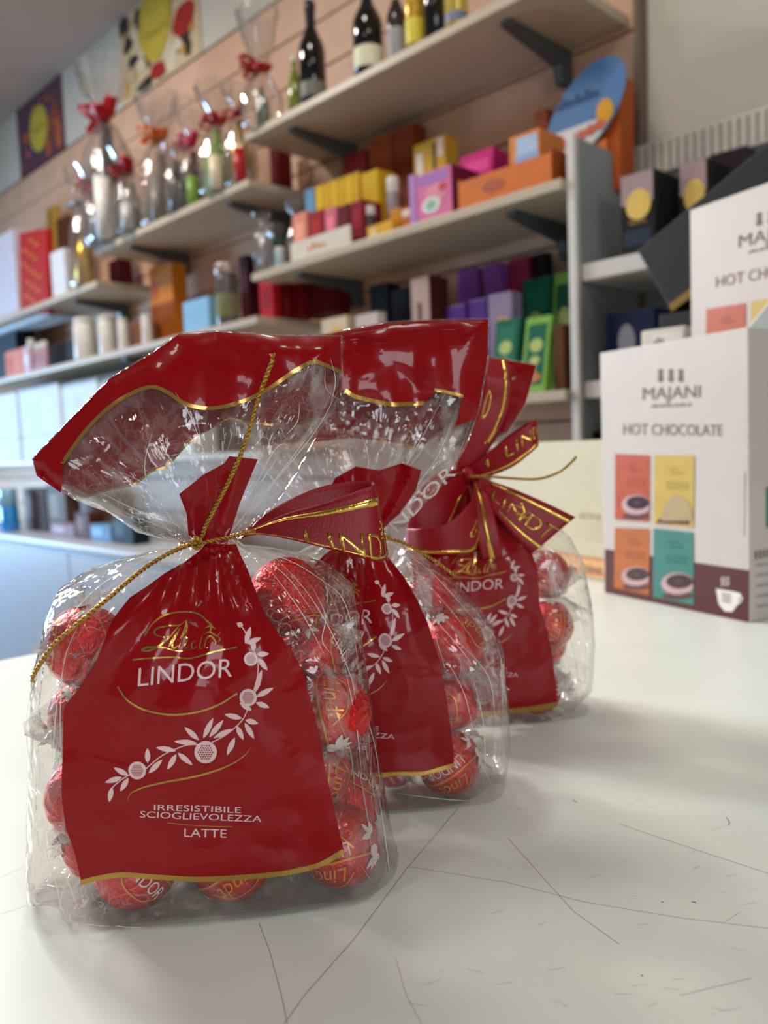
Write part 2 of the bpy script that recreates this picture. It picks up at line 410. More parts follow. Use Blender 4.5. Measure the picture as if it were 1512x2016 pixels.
def label_art(b, A, smap, full=True):
    """everything printed on the red panel; smap takes the enlarged study's coordinates to the sheet"""
    g = lambda sh, m, o=.0007, c=.004: b.art(A, sh, m, o, c, 1, smap)
    # gold script signature with its dragon
    for p, w in (([(655, 238), (622, 262), (590, 300), (545, 340), (505, 358), (478, 356), (500, 345), (560, 345), (620, 360), (680, 350)], 9),
                 ([(600, 300), (560, 305), (528, 292), (535, 272), (575, 262), (625, 258), (652, 236)], 8),
                 ([(652, 238), (648, 275), (628, 310)], 16), ([(628, 268), (598, 318), (580, 345)], 11), ([(610, 300), (596, 335), (604, 348), (622, 335)], 8),
                 ([(640, 296), (622, 345)], 9), ([(640, 300), (655, 312), (645, 348), (664, 340)], 7), ([(690, 318), (672, 330), (676, 350), (695, 338)], 6), ([(716, 290), (702, 345), (716, 346)], 6), ([(736, 292), (722, 342), (736, 346)], 6), ([(712, 310), (748, 306)], 4)):
        g(stroke_px(p, w, 4, True), SHINYGOLD)
    for p, w in (([(735, 240), (748, 262), (742, 290)], 9), ([(722, 270), (745, 262), (768, 275)], 8), ([(720, 295), (742, 285), (770, 300), (785, 285)], 7), ([(728, 318), (745, 300), (765, 322), (762, 335)], 7), ([(770, 300), (782, 312), (776, 325)], 6)):
        g(stroke_px(p, w, 4, True), GOLD)
    g(stroke_px([(440, 394), (520, 387), (600, 384), (670, 388), (760, 362), (850, 344)], 6, 8), GOLD)
    g(stroke_px([(488, 300), (520, 252), (570, 218), (640, 207), (700, 216), (752, 262)], 6, 6), GOLD)
    g(stroke_px([(384, 498), (415, 545), (470, 582), (545, 603), (620, 607), (700, 596), (780, 568), (850, 524)], 7, 6), GOLD)
    g(stroke_px([(420, 945), (435, 915), (480, 893), (560, 873), (660, 855), (750, 832), (830, 800), (880, 765), (905, 735)], 8, 6, True), GOLD)
    # lettering
    g(text_px('LINDOR', (462, 497), (830, 458), (4, -72)), INKW, .0008)
    g(text_px('IRRESISTIBILE', (525, 980), (865, 991), (1, -23)), INKW, .0008)
    g(text_px('SCIOGLIEVOLEZZA', (470, 1008), (945, 1027), (2, -25)), INKW, .0008)
    g(text_px('LATTE', (643, 1083), (808, 1087), (1, -32)), INKW, .0008)
    g(stroke_px([(580, 1030), (832, 1045)], 2), GOLD)
    # garland
    g(stroke_px([(348, 940), (365, 890), (425, 845), (480, 828), (545, 775), (600, 745), (660, 725), (730, 722), (800, 690), (860, 640), (885, 600), (912, 520), (930, 450), (928, 390), (900, 330), (878, 280), (858, 252)], 4, 4), INKW)
    for a in ((500, 795, 500, 738), (425, 845, 368, 814), (400, 852, 334, 872), (362, 890, 350, 948), (425, 855, 394, 906), (505, 836, 558, 782), (610, 748, 533, 735), (612, 762, 578, 822), (618, 756, 676, 804), (700, 706, 644, 655), (692, 718, 604, 711), (718, 698, 756, 620), (742, 694, 796, 628),
              (840, 698, 810, 766), (832, 664, 758, 698), (868, 622, 800, 606), (848, 650, 874, 706), (880, 640, 916, 702), (882, 628, 932, 642), (920, 520, 946, 432), (924, 538, 992, 502), (924, 560, 976, 580), (905, 590, 860, 560), (932, 388, 968, 434), (926, 372, 974, 370), (912, 360, 914, 318), (882, 330, 902, 264), (886, 330, 944, 308), (872, 262, 848, 250)):
        g(leaf_px(a[:2], a[2:], 21), INKW, .00075)
    for c, r in (((460, 825), 35), ((727, 753), 44), ((893, 540), 34), ((903, 390), 27)):
        g(disc_px(c, r), INKW, .00085)
        for i in range(-3, 4):
            for j in range(-3, 4):
                x = i * r * .21 + (j % 2) * r * .1; y = j * r * .19
                if math.hypot(x, y) < r * .66: g(disc_px((c[0] + x, c[1] + y), r * .072, 6), RED, .00105)

def gold_edge(b, A, smap, pts, w, mat=None, off=.0006, side=1):
    b.art(A, stroke_px(pts, w, 6), mat or GOLD, off, .004, side, smap)

bag_label = ['clear cellophane bag of red truffles nearest the camera, closed with twisted gold cord', 'middle one of three truffle bags, between the nearest bag and the rear one with bow', 'rear truffle bag with its red satin bow on the front, beside the beige carton']
def bag_root(b, i):
    return thing('truffle_bag', bag_label[i], 'gift bag', tuple(b.o), 0, 'bags of red truffles on the counter')
def up_band(b, A, smap, poly, side, off=.0005, mat=None):
    b.drape(A, [smap(*p) for p in poly], mat or RED, side, off, .003)

# --- nearest bag
R1 = bag_root(bag1, 0)
bag1.CA = Acc()
creases(bag1, [[(560, 1078), (618, 1120), (655, 1180), (680, 1250)], [(530, 1085), (600, 1160), (650, 1240), (690, 1330), (704, 1400)], [(640, 1145), (672, 1175), (692, 1230), (712, 1350)], [(690, 1330), (715, 1450), (735, 1560), (752, 1700)], [(676, 1300), (700, 1420), (712, 1520)], [(515, 1100), (590, 1200), (640, 1290)], [(700, 1480), (722, 1600), (738, 1730)],
    [(612, 1150), (640, 1210), (634, 1260), (655, 1290)], [(745, 1560), (758, 1650), (770, 1745)], [(702, 1690), (735, 1735), (770, 1760)], [(250, 1120), (200, 1150), (150, 1200), (125, 1260)], [(160, 1220), (128, 1300), (120, 1420), (125, 1500)], [(100, 1250), (84, 1340), (78, 1450), (84, 1560)], [(130, 1290), (112, 1400), (104, 1520)], [(84, 1580), (95, 1680), (120, 1760), (140, 1820)], [(76, 1480), (74, 1600), (84, 1700)], [(100, 1640), (130, 1720), (160, 1790)],
    [(350, 1085), (300, 1110), (250, 1160)], [(340, 1078), (260, 1100), (180, 1150)], [(480, 1080), (560, 1130), (620, 1210)], [(495, 1078), (580, 1108), (660, 1160)], [(660, 1400), (690, 1480), (700, 1580)], [(720, 1400), (740, 1480), (750, 1560)], [(100, 1800), (250, 1822), (420, 1818)], [(520, 1808), (640, 1790), (760, 1768)]])
creases(bag1, [[(372, 775), (390, 840), (402, 900), (405, 950)], [(345, 772), (376, 822), (398, 880)], [(420, 900), (416, 950), (408, 1000)], [(300, 990), (350, 1010), (385, 1040)], [(180, 960), (260, 1000), (340, 1030), (372, 1055)], [(240, 930), (320, 970), (380, 1030)], [(560, 880), (520, 940), (470, 1010)], [(620, 840), (560, 920), (490, 1010)], [(665, 770), (620, 850), (540, 950), (480, 1030)], [(640, 720), (642, 765), (672, 790)], [(578, 880), (545, 880), (500, 960), (460, 1020)],
    [(300, 850), (285, 920), (300, 980)], [(228, 1003), (300, 1030), (350, 1050)], [(650, 705), (660, 750), (650, 800)], [(590, 790), (585, 830), (560, 860)], [(460, 830), (450, 880), (430, 940)], [(430, 1000), (400, 1030), (395, 1050)], [(500, 990), (460, 1040), (450, 1056)]], .8)
bag1.film(R1)
fm = front_map(bag1); f1 = lambda x, y: fm(*c1(x, y)); f2 = lambda x, y: fm(*c2(x, y))
bk = back_map(bag1); k1 = lambda x, y: bk(*c1(x, y))
A = Acc()
LAB = [(728, -62), (700, -30), (640, 15), (560, 60), (500, 105), (430, 150), (390, 200), (360, 240), (330, 320), (300, 400), (250, 480), (200, 545), (178, 570), (170, 600), (168, 700), (165, 820), (165, 940), (180, 1050), (215, 1150), (240, 1264), (300, 1243), (400, 1226), (550, 1236), (700, 1243), (900, 1232), (1050, 1216), (1170, 1187), (1265, 1137),
       (1240, 1030), (1220, 930), (1200, 850), (1170, 700), (1150, 600), (1110, 450), (1060, 350), (1010, 290), (960, 220), (920, 120), (890, 40), (860, -20), (845, -58)]
LABPX = [c2(*p) for p in LAB]
UPP = [(393, 1069), (372, 1052), (369, 1012), (354, 972), (400, 935), (442, 912), (452, 898), (508, 904), (488, 952), (472, 992), (455, 1045), (448, 1070)]
lab_sz = [fm(*p) for p in LABPX]
bag1.drape(A, lab_sz, RED, 1, .0004, .0019)
bag1.drape(A, [fm(*p) for p in UPP], RED, 1, .0022, .003)
label_art(bag1, A, f2)
gold_edge(bag1, A, f2, [(240, 1264), (300, 1248), (400, 1234), (550, 1243), (700, 1250), (900, 1240), (1050, 1224), (1170, 1195), (1265, 1142)], 20)
A.build('front_panel', R1, uvs=True)
A = Acc()
gold_front = [(243, 622), (330, 500), (430, 400), (530, 340), (600, 322), (660, 345), (720, 385), (800, 405), (870, 400), (960, 375), (1050, 330), (1150, 262), (1220, 225), (1270, 235), (1337, 265)]
up_band(bag1, A, f1, [(143, 668), (128, 606), (280, 445), (430, 292), (606, 183), (704, 114), (852, 104), (1100, 122), (1335, 124)] + gold_front[::-1] + [(246, 690), (238, 735)], 1)
gold_edge(bag1, A, f1, gold_front, 15)
A.build('top_band', R1, uvs=True)
A = Acc()
gold_back = [(300, 762), (420, 722), (520, 700), (590, 650), (650, 630), (705, 570), (760, 520), (840, 470), (900, 440), (1000, 462), (1180, 460), (1325, 405)]
up_band(bag1, A, k1, [(143, 668), (128, 606), (280, 445), (430, 292), (606, 183), (704, 114), (852, 104), (1100, 122), (1335, 124), (1337, 300)] + gold_back[::-1] + [(290, 762)], -1)
gold_edge(bag1, A, k1, gold_back, 16, side=-1)
A.build('back_band', R1, uvs=True)
# pleated neck tie
def onbag(b, px, py, h):
    d = ray(px, py); o = b.o + NV * h; t = (o - CAM).dot(NV) / d.dot(NV); return Vector(CAM + t * d - b.o)
def P1(px, py, h): return onbag(bag1, px, py, h)
A = Acc()
cord(A, [P1(385, 1069, .0165), P1(398, 1055, .019), P1(408, 1030, .022), P1(440, 968, .027), P1(470, 905, .031), P1(492, 842, .034), P1(510, 780, .035), P1(525, 740, .035), P1(537, 708, .034)], .00095)
cord(A, [P1(392, 1066, .0165), P1(372, 1073, .018), P1(330, 1091, .024), P1(280, 1122, .032), P1(220, 1172, .042), P1(160, 1222, .046), P1(110, 1265, .046), P1(80, 1305, .045), P1(63, 1333, .042)], .00095)
cord(A, [P1(378, 1070, .0165), P1(400, 1068, .0178), P1(430, 1062, .0165), P1(460, 1056, .013), P1(488, 1048, .007), P1(500, 1046, -.004), P1(470, 1052, -.014), P1(420, 1060, -.017), P1(372, 1068, -.014), P1(355, 1072, -.002), P1(362, 1074, .010), P1(384, 1072, .0165)], .0009)
cord(A, [P1(380, 1064, .0155), P1(388, 1059, .019), P1(397, 1068, .0205), P1(389, 1079, .019), P1(379, 1074, .0155)], .001)
for e, dx, dy in ((P1(537, 708, .034), 2, -6), (P1(63, 1333, .042), -3, 5)):
    for k in range(5): tube(A, [e, e + Vector((.0009 * (k - 2), .0004 * (k % 2), -.0025 * dy / 6 * 1.0))], .0003, CORD, 5)
A.build('gold_cord', R1)

def strip(A, rows, wn=10, mat=None, marks=None):
    """ribbon: rows = [(edge a, edge b)] 3-D; marks = list of (2-D shape in ribbon coords u 0..1 along, w 0..1 across, material)"""
    a = spline([r[0] for r in rows], 6); c = spline([r[1] for r in rows], 6); n = len(a)
    G = np.array([[a[i] + (c[i] - a[i]) * j / wn for j in range(wn + 1)] for i in range(n)])
    vs = G.reshape(-1, 3); fs = [(i * (wn + 1) + j, i * (wn + 1) + j + 1, (i + 1) * (wn + 1) + j + 1, (i + 1) * (wn + 1) + j) for i in range(n - 1) for j in range(wn)]
    A.add(vs, fs, mat or SATIN)
    def at(u, w, off):
        x = min(max(u, 0), .9999) * (n - 1); i = int(x); fx = x - i; y = min(max(w, 0), .9999) * wn; j = int(y); fy = y - j
        p = (G[i, j] * (1 - fy) + G[i, j + 1] * fy) * (1 - fx) + (G[i + 1, j] * (1 - fy) + G[i + 1, j + 1] * fy) * fx
        du = G[i + 1, j] - G[i, j]; dw = G[i, j + 1] - G[i, j]; nn = np.cross(du, dw); nn /= np.linalg.norm(nn) + 1e-12
        if nn.dot(NV) < 0: nn = -nn
        return p + nn * off
    for (sv, sf), m, off in marks or []:
        A.add([at(p[0], p[1], off) for p in sv], sf, m)
def rstripe(w0, w1, u0=0, u1=1, n=30):
    vs = []
    for i in range(n + 1):
        u = u0 + (u1 - u0) * i / n; vs += [(u, w0), (u, w1)]
    return vs, [(2 * i, 2 * i + 1, 2 * i + 3, 2 * i + 2) for i in range(n)]
def rtext(s, u0, u1, w0, w1, flip=False):
    vs, fs = text2d(s)
    return [(u0 + (u1 - u0) * x, w1 + (w0 - w1) * y) for x, y in vs], fs
RG = SHINYGOLD
A = Acc()
def rw(b, *q): return [(onbag(b, *x[:3]), onbag(b, *x[3:])) for x in q]
strip(A, rw(bag1, (470, 1058, -.012, 474, 1062, -.012), (500, 1040, -.015, 505, 1052, -.013), (560, 1012, -.018, 570, 1062, -.013), (630, 992, -.018, 650, 1082, -.012), (700, 968, -.018, 715, 1100, -.012), (735, 955, -.02, 752, 1106, -.015), (738, 950, -.026, 764, 1092, -.022)), marks=[(rstripe(.16, .27), RG, .0004), (rstripe(.93, .96), RG, .0004),
    (rtext('LINDT', .40, .98, .62, .98), RG, .0004)] + [((lambda q: ([(x / 100, y / 100) for x, y in q[0]], q[1]))(stroke_px(s, 2.2, 3)), RG, .0004) for s in ([(86, 48), (92, 56), (90, 68)], [(84, 58), (96, 60)], [(86, 70), (97, 74)])])
strip(A, rw(bag1, (470, 1050, -.018, 474, 1058, -.018), (540, 1000, -.034, 560, 1046, -.03), (620, 962, -.04, 650, 1060, -.034), (690, 948, -.04, 716, 1080, -.034), (728, 947, -.034, 752, 1096, -.03), (738, 950, -.026, 764, 1092, -.022)))
thick(A.build('ribbon_bow', R1), .0003)

# --- middle bag
R2 = bag_root(bag2, 1)
bag2.CA = Acc()
creases(bag2, [[(800, 1110), (860, 1170), (910, 1230), (950, 1290)], [(760, 1075), (830, 1110), (890, 1170), (950, 1240)], [(840, 1200), (900, 1270), (930, 1310)], [(960, 1230), (985, 1300), (988, 1420), (985, 1540)], [(930, 1330), (950, 1420), (955, 1520)], [(880, 1300), (915, 1370), (935, 1460)], [(870, 1250), (905, 1300), (900, 1350)], [(940, 1480), (960, 1530), (980, 1560)], [(900, 1260), (960, 1330), (975, 1420)], [(850, 1230), (868, 1290), (880, 1330)], [(780, 1560), (880, 1572), (975, 1575)],
    [(900, 800), (860, 900), (800, 980), (760, 1030)], [(930, 820), (890, 920), (820, 1000)], [(878, 770), (820, 880), (760, 980), (730, 1030)], [(700, 830), (725, 900), (715, 960)], [(660, 830), (672, 900), (690, 980)], [(850, 860), (790, 940), (745, 1010)], [(680, 860), (700, 930), (705, 1000)], [(820, 830), (815, 880), (780, 940)]], .7)
bag2.film(R2, .0026)
fm2 = front_map(bag2); bk2 = back_map(bag2)
A = Acc()
L2 = [(690, 1062), (640, 1090), (600, 1130), (560, 1200), (520, 1290), (490, 1350), (484, 1400), (484, 1500), (500, 1538), (600, 1532), (700, 1528), (780, 1522), (830, 1522), (862, 1516), (893, 1506),
      (893, 1480), (886, 1425), (877, 1363), (862, 1292), (843, 1230), (821, 1181), (796, 1137), (760, 1092), (735, 1062)]
bag2.drape(A, [fm2(*p) for p in L2], RED, 1, .0004, .003)
bag2.drape(A, [fm2(*p) for p in [(690, 1056), (662, 1020), (640, 975), (660, 940), (700, 918), (745, 926), (790, 912), (828, 926), (818, 965), (785, 1012), (738, 1056)]], RED, 1, .002, .003)
sa = bag1.lift(*c2(893, 540)); sb = fm2(758, 1260)
def shift_map(sa, sb, b1=bag1):
    return lambda x, y: tuple(np.array(b1.lift(*c2(x, y))) - np.array(sa) + np.array(sb))
label_art(bag2, A, shift_map(sa, sb))
gold_edge(bag2, A, fm2, [(500, 1538), (600, 1532), (700, 1528), (780, 1522), (830, 1522), (862, 1514), (893, 1505)], 8)
A.build('front_panel', R2, uvs=True)
A = Acc()
g2 = [c3(*p) for p in [(-250, 380), (-100, 470), (0, 500), (150, 425), (200, 455), (300, 480), (400, 495), (540, 488), (600, 425), (730, 455)]] + [c3(720, 560), c3(800, 568), c3(812, 470)]
up_band(bag2, A, fm2, [(456, 800), (474, 722), (562, 675), (677, 651), (760, 636), (840, 631), (961, 629), (960, 700), (948, 770)] + [c3(800, 568), c3(700, 600), c3(730, 455), c3(600, 425), c3(540, 488), c3(400, 495), c3(300, 480), c3(200, 455), c3(150, 425), c3(0, 500), c3(-100, 470), c3(-250, 400)], 1)
gold_edge(bag2, A, fm2, [c3(-250, 400), c3(-100, 470), c3(0, 500)], 8)
gold_edge(bag2, A, fm2, [c3(150, 425), c3(200, 455), c3(300, 480), c3(400, 495), c3(540, 488)], 8)
gold_edge(bag2, A, fm2, [c3(592, 422), c3(640, 430), c3(735, 455)], 6)
for k in range(7): bag2.art(A, stroke_px([(560, 679 + k * 5), (700, 650 + k * 6), (830, 634 + k * 8), (958, 634 + k * 8)], 1.2, 6), M('seal line', (118, 4, 16), .3), .0006, .004, 1, fm2)
bag2.art(A, text_px('LINDOR', c3(330, 1210), c3(700, 840), (-16, -20)), WINK, .0006, .004, 1, fm2)
A.build('top_band', R2, uvs=True)
A = Acc()
up_band(bag2, A, bk2, [(462, 800), (480, 726), (566, 680), (680, 655), (760, 640), (840, 636), (955, 634), (940, 790), (870, 845), (820, 880), (760, 868), (690, 862), (600, 870), (510, 872)], -1)
gold_edge(bag2, A, bk2, [(512, 872), (600, 868), (690, 860), (760, 866), (820, 878), (870, 843), (940, 788)], 8, side=-1)
A.build('back_band', R2, uvs=True)
def P2(px, py, h): return onbag(bag2, px, py, h)
A = Acc()
cord(A, [P2(690, 1056, .014), P2(730, 1058, .016), P2(770, 1062, .02), P2(800, 1072, .026), P2(850, 1100, .034), P2(880, 1122, .036), P2(898, 1136, .036)], .0009)
cord(A, [P2(690, 1056, .015), P2(740, 1056, .012), P2(768, 1056, 0), P2(730, 1054, -.012), P2(690, 1054, -.014), P2(650, 1058, 0), P2(666, 1058, .012), P2(692, 1057, .015)], .0009)
A.build('gold_cord', R2)

# --- rear bag with the bow to the front
R3 = bag_root(bag3, 2)
bag3.CA = Acc()
creases(bag3, [[(1075, 1060), (1115, 1090), (1135, 1160), (1150, 1250)], [(1060, 1070), (1085, 1120), (1100, 1190)], [(1120, 1080), (1142, 1180), (1152, 1280), (1148, 1380)], [(1120, 1250), (1135, 1320), (1130, 1390)], [(1100, 1290), (1115, 1340), (1110, 1400)], [(1130, 1150), (1145, 1230), (1140, 1300)], [(1070, 1110), (1095, 1150), (1120, 1200)], [(1010, 1425), (1080, 1425), (1150, 1412)], [(985, 880), (960, 905), (935, 925)], [(1000, 860), (965, 890), (940, 915)]], .6)
bag3.film(R3, .003)
fm3 = front_map(bag3); bk3 = back_map(bag3)
A = Acc()
L3 = [(900, 950), (850, 1000), (810, 1080), (780, 1180), (770, 1280), (775, 1400), (850, 1405), (940, 1403), (1000, 1398), (1050, 1392), (1096, 1384), (1088, 1296), (1072, 1222), (1062, 1192), (1058, 1122), (1047, 1088), (1010, 1020), (960, 965), (930, 950)]
bag3.drape(A, [fm3(*p) for p in L3], RED, 1, .0004, .003)
sb = fm3(1007, 1182)
label_art(bag3, A, shift_map(sa, sb))
gold_edge(bag3, A, fm3, [(775, 1400), (850, 1406), (940, 1405), (1000, 1400), (1050, 1394), (1096, 1386)], 10)
A.build('front_panel', R3, uvs=True)
A = Acc()
up_band(bag3, A, fm3, [(748, 760), (765, 704), (850, 688), (962, 704), (1056, 719), (1034, 795), (998, 852), (975, 850), (960, 800), (900, 790), (840, 800), (790, 830)], 1)
for k in range(6): bag3.art(A, stroke_px([(800, 700 + k * 5), (962, 708 + k * 5), (1050 - k * 2, 722 + k * 6)], 1.2, 6), MATS['seal line'], .0006, .004, 1, fm3)
gold_edge(bag3, A, fm3, [(790, 830), (840, 800), (900, 790), (960, 800), (980, 822)], 8)
A.build('top_band', R3, uvs=True)
A = Acc()
up_band(bag3, A, bk3, [(752, 762), (768, 708), (850, 692), (962, 708), (1052, 724), (1030, 797), (992, 855), (940, 880), (880, 880), (800, 840)], -1)
A.build('back_band', R3, uvs=True)
A = Acc()
T3 = lambda *m: list(m)
N3 = (922, 936)
# upright tail, right loop, lower right tail, hanging tail, left loop
strip(A, rw(bag3, (895, 940, .016, 935, 940, .016), (905, 890, .02, 950, 905, .02), (935, 830, .024, 985, 850, .024), (950, 780, .025, 1003, 800, .025), (955, 735, .026, 1008, 745, .026), (960, 705, .012, 1000, 708, .012)), marks=[(rstripe(.7, .84, .3, 1), RG, .0004), (([(.55 + .12 * math.cos(a), .22 + .12 * math.sin(a)) for a in [k * PI / 6 for k in range(12)]] + [(.55 + .09 * math.cos(a), .22 + .06 * math.sin(a)) for a in [k * PI / 6 for k in range(12)]], [(k, (k + 1) % 12, 12 + (k + 1) % 12, 12 + k) for k in range(12)]), RG, .0004)])
strip(A, rw(bag3, (918, 925, .018, 922, 940, .018), (955, 895, .026, 960, 938, .026), (1000, 862, .033, 1008, 920, .033), (1040, 835, .036, 1045, 892, .036), (1056, 826, .034, 1060, 878, .034)), marks=[(rstripe(.84, .93, .1, 1), RG, .0004), (rtext('LIND', .45, .98, .2, .62), RG, .0004), (rstripe(.25, .6, .24, .28, 3), RG, .0004)])
strip(A, rw(bag3, (1056, 826, .034, 1060, 878, .034), (1040, 832, .024, 1046, 884, .022), (1000, 858, .012, 1004, 912, .012), (950, 900, .008, 954, 936, .008), (918, 928, .012, 920, 940, .012)))
strip(A, rw(bag3, (922, 930, .02, 926, 944, .02), (960, 945, .028, 945, 975, .03), (1010, 962, .036, 985, 1025, .038), (1075, 990, .04, 1020, 1065, .042), (1133, 1018, .042, 1048, 1090, .043)), marks=[(rstripe(.08, .17, .3, 1), RG, .0004), (rstripe(.78, .86, .45, 1), RG, .0004), (rtext('LINDT', .35, .99, .34, .66), RG, .0004)] + [((lambda q: ([(x / 100, y / 100) for x, y in q[0]], q[1]))(stroke_px(s, 3.4, 3)), RG, .0004) for s in ([(60, 25), (66, 45), (64, 62)], [(54, 38), (70, 36)], [(54, 52), (72, 50)])])
strip(A, rw(bag3, (918, 940, .022, 940, 940, .022), (926, 975, .034, 962, 975, .034), (932, 1020, .042, 975, 1020, .042), (940, 1060, .045, 985, 1065, .045), (950, 1100, .044, 990, 1100, .044)), marks=[(rstripe(.38, .6, .05, 1), RG, .0004)])
strip(A, rw(bag3, (924, 930, .022, 926, 946, .022), (890, 925, .032, 905, 990, .032), (850, 940, .04, 880, 1050, .04), (815, 985, .042, 830, 1082, .042), (800, 1040, .036, 800, 1086, .036)), marks=[(rstripe(.86, .94, .2, 1), RG, .0004), (rstripe(.1, .2, 0, .4), RG, .0004)])
strip(A, rw(bag3, (800, 1040, .036, 800, 1086, .036), (830, 1040, .05, 835, 1090, .05), (880, 1030, .055, 890, 1092, .055), (925, 990, .05, 938, 1082, .05), (932, 950, .035, 942, 1000, .035), (924, 934, .024, 930, 948, .024)), marks=[(rstripe(.86, .95), RG, .0004), (([(.62 + .07 * math.cos(a), .62 + .1 * math.sin(a)) for a in [k * PI / 6 for k in range(12)]] + [(.62 + .05 * math.cos(a), .62 + .06 * math.sin(a)) for a in [k * PI / 6 for k in range(12)]], [(k, (k + 1) % 12, 12 + (k + 1) % 12, 12 + k) for k in range(12)]), RG, .0004)])
# knot
bm = bmesh.new(); bmesh.ops.create_uvsphere(bm, u_segments=16, v_segments=10, radius=1)
kc = onbag(bag3, 922, 937, .024)
from_bm(bm, A, SATIN, Matrix.Translation(kc) @ Matrix.Diagonal((.0055, .0045, .006, 1)))
thick(A.build('ribbon_bow', R3), .0003)
A = Acc()
cord(A, [onbag(bag3, 925, 938, .03), onbag(bag3, 960, 938, .036), onbag(bag3, 1010, 942, .04), onbag(bag3, 1060, 943, .042), onbag(bag3, 1100, 930, .042), onbag(bag3, 1122, 913, .04), onbag(bag3, 1135, 899, .04)], .0009)
A.build('gold_cord', R3)
# ------------------------------------------------------------------ truffles in the bags
RT = .0180
def on_ball(p, off=.0):          # flat art (millimetres) wrapped round the ball, centred on -Y
    x, y = p[0] / 1000 / RT, p[1] / 1000 / RT; r = RT + off
    return (r * math.cos(y) * math.sin(x), -r * math.cos(y) * math.cos(x), r * math.sin(y))
def ball_mesh():
    A = Acc(); bm = bmesh.new(); bmesh.ops.create_uvsphere(bm, u_segments=40, v_segments=24, radius=RT)
    for v in bm.verts:
        a = math.atan2(v.co.y, v.co.x); e = v.co.z / RT
        d = 1 + .018 * abs(e) ** 1.5 * math.sin(a * 11 + 2 * e) + .02 * (mnoise.noise(v.co * 160)) + .008 * mnoise.noise(v.co * 420)
        v.co *= d
    from_bm(bm, A, REDFOIL)
    def art(sh, m, o=.0005):
        vs, fs = sh; bm = bmesh.new(); q = [bm.verts.new((v[0], v[1], 0)) for v in vs]
        for f in fs:
            try: bm.faces.new([q[i] for i in f])
            except ValueError: pass
        A.add([on_ball(v.co, o) for v in bm.verts], [[v.index for v in f.verts] for f in bm.faces], m) if False else None
        bm.verts.index_update()
        A.add([on_ball(v.co, o) for v in bm.verts], [[v.index for v in f.verts] for f in bm.faces], m); bm.free()
    art(text_px('LINDOR', (-12, -7.5), (12, -7.5), (0, 5.6)), WINK)
    art(text_px('Lindt', (-9, 2.5), (10, 3.5), (1.8, 7.5)), YINK)
    art(stroke_px([(-22, 1), (-12, -.4), (0, .2), (12, 1), (22, .2)], .9, 6), YINK)
    art(stroke_px([(-14, -4), (-8, -11), (0, -12.6), (8, -11), (14, -4)], .7, 6), YINK)
    art(stroke_px([(-12, 6), (-7, 12.4), (0, 13.6), (8, 12), (13, 5)], .7, 6), YINK)
    for c in (-1, 1):
        for k in range(4):
            a = .6 * k - .9
            art(leaf_px((c * 24, 3), (c * 24 + 7 * math.cos(a + PI / 2), 3 + 7 * math.sin(a + PI / 2)), 2.8), WINK)
        art(disc_px((c * 24, 1), 2.6), WINK)
        for k in range(3): art(leaf_px((c * 25, -6), (c * 25 + 6 * math.cos(1.2 * k), -6 - 6 * math.sin(1.2 * k)), 2.6), WINK)
    return A
def twist_mesh(seed):
    r = random.Random(seed); A = Acc(); vs = []; fs = []; n = 26; rows = 8
    ph = [r.uniform(0, 6.28) for _ in range(4)]
    for i in range(rows):
        t = i / (rows - 1); x = RT * .88 + .017 * t
        rad = .0030 + .0085 * t ** 1.1 + (.006 if i == 0 else 0)
        for k in range(n):
            a = 2 * PI * k / n + .9 * t
            rr = rad * (1 + .30 * t * math.sin(a * 6 + ph[0]) + .22 * t * math.sin(a * 11 + ph[1])); dx = .003 * t * math.sin(a * 5 + ph[2])
            vs.append((x + dx, rr * math.cos(a) * .75, rr * math.sin(a)))
    for i in range(rows - 1):
        for k in range(n): a, b = i * n + k, i * n + (k + 1) % n; fs.append((a, b, b + n, a + n))
    A.add(vs, fs, FILM_TWIST, uv=[(v[1] * 20, v[0] * 20) for v in vs]); return A
_ball = ball_mesh().build('foil_ball'); _tw = [twist_mesh(3).build('wrapper_twist', uvs=True), twist_mesh(8).build('wrapper_twist', uvs=True)]
BALL = _ball.data; TWM = [o.data for o in _tw]
for o in [_ball] + _tw: bpy.data.objects.remove(o)
def pack(b, items, pin):
    """let the balls settle: none through another, all inside the film"""
    P = []
    for it in items:
        s, z = b.plane(it[0], it[1], it[2]); P.append([s, it[2], z])
    P = np.array(P); P0 = P.copy()
    for k in range(160):
        for i in range(len(P)):
            for j in range(i):
                d = P[i] - P[j]; L = np.linalg.norm(d) + 1e-9; o = 1.95 * RT - L
                if o > 0: P[i] += d / L * o / 2; P[j] -= d / L * o / 2
        P[:, 2] = np.maximum(P[:, 2], RT + .0008); P[:, 0] = np.clip(P[:, 0], RT + .003, b.w - RT - .003)
        hm = np.maximum(.0, b.T * 1.2 - RT - .0018 - np.clip(P[:, 2] - .1, 0, 1) * .3); P[:, 1] = np.clip(P[:, 1], -hm, hm)
        d = b.dist(P[:, 0], P[:, 2]); lo = d < RT + .001
        P[lo, 0] += np.sign(b.w / 2 - P[lo, 0]) * .0012; P[lo & (P[:, 2] > .09), 2] -= .001
        for i in pin:
            s_ = min(P0[i][0], b.w - RT - .007); z_ = RT + .0008 if P0[i][2] < .03 else P0[i][2]
            hh = float(b.h([s_, s_ - .008, s_ + .008, s_], [z_, z_, z_, z_ - .01]).min())
            P[i] = (s_, hh - RT - .0005, z_)
    return P
rr3 = random.Random(5)
lb_plain = lambda l: 'letter' not in l and 'leaves' not in l
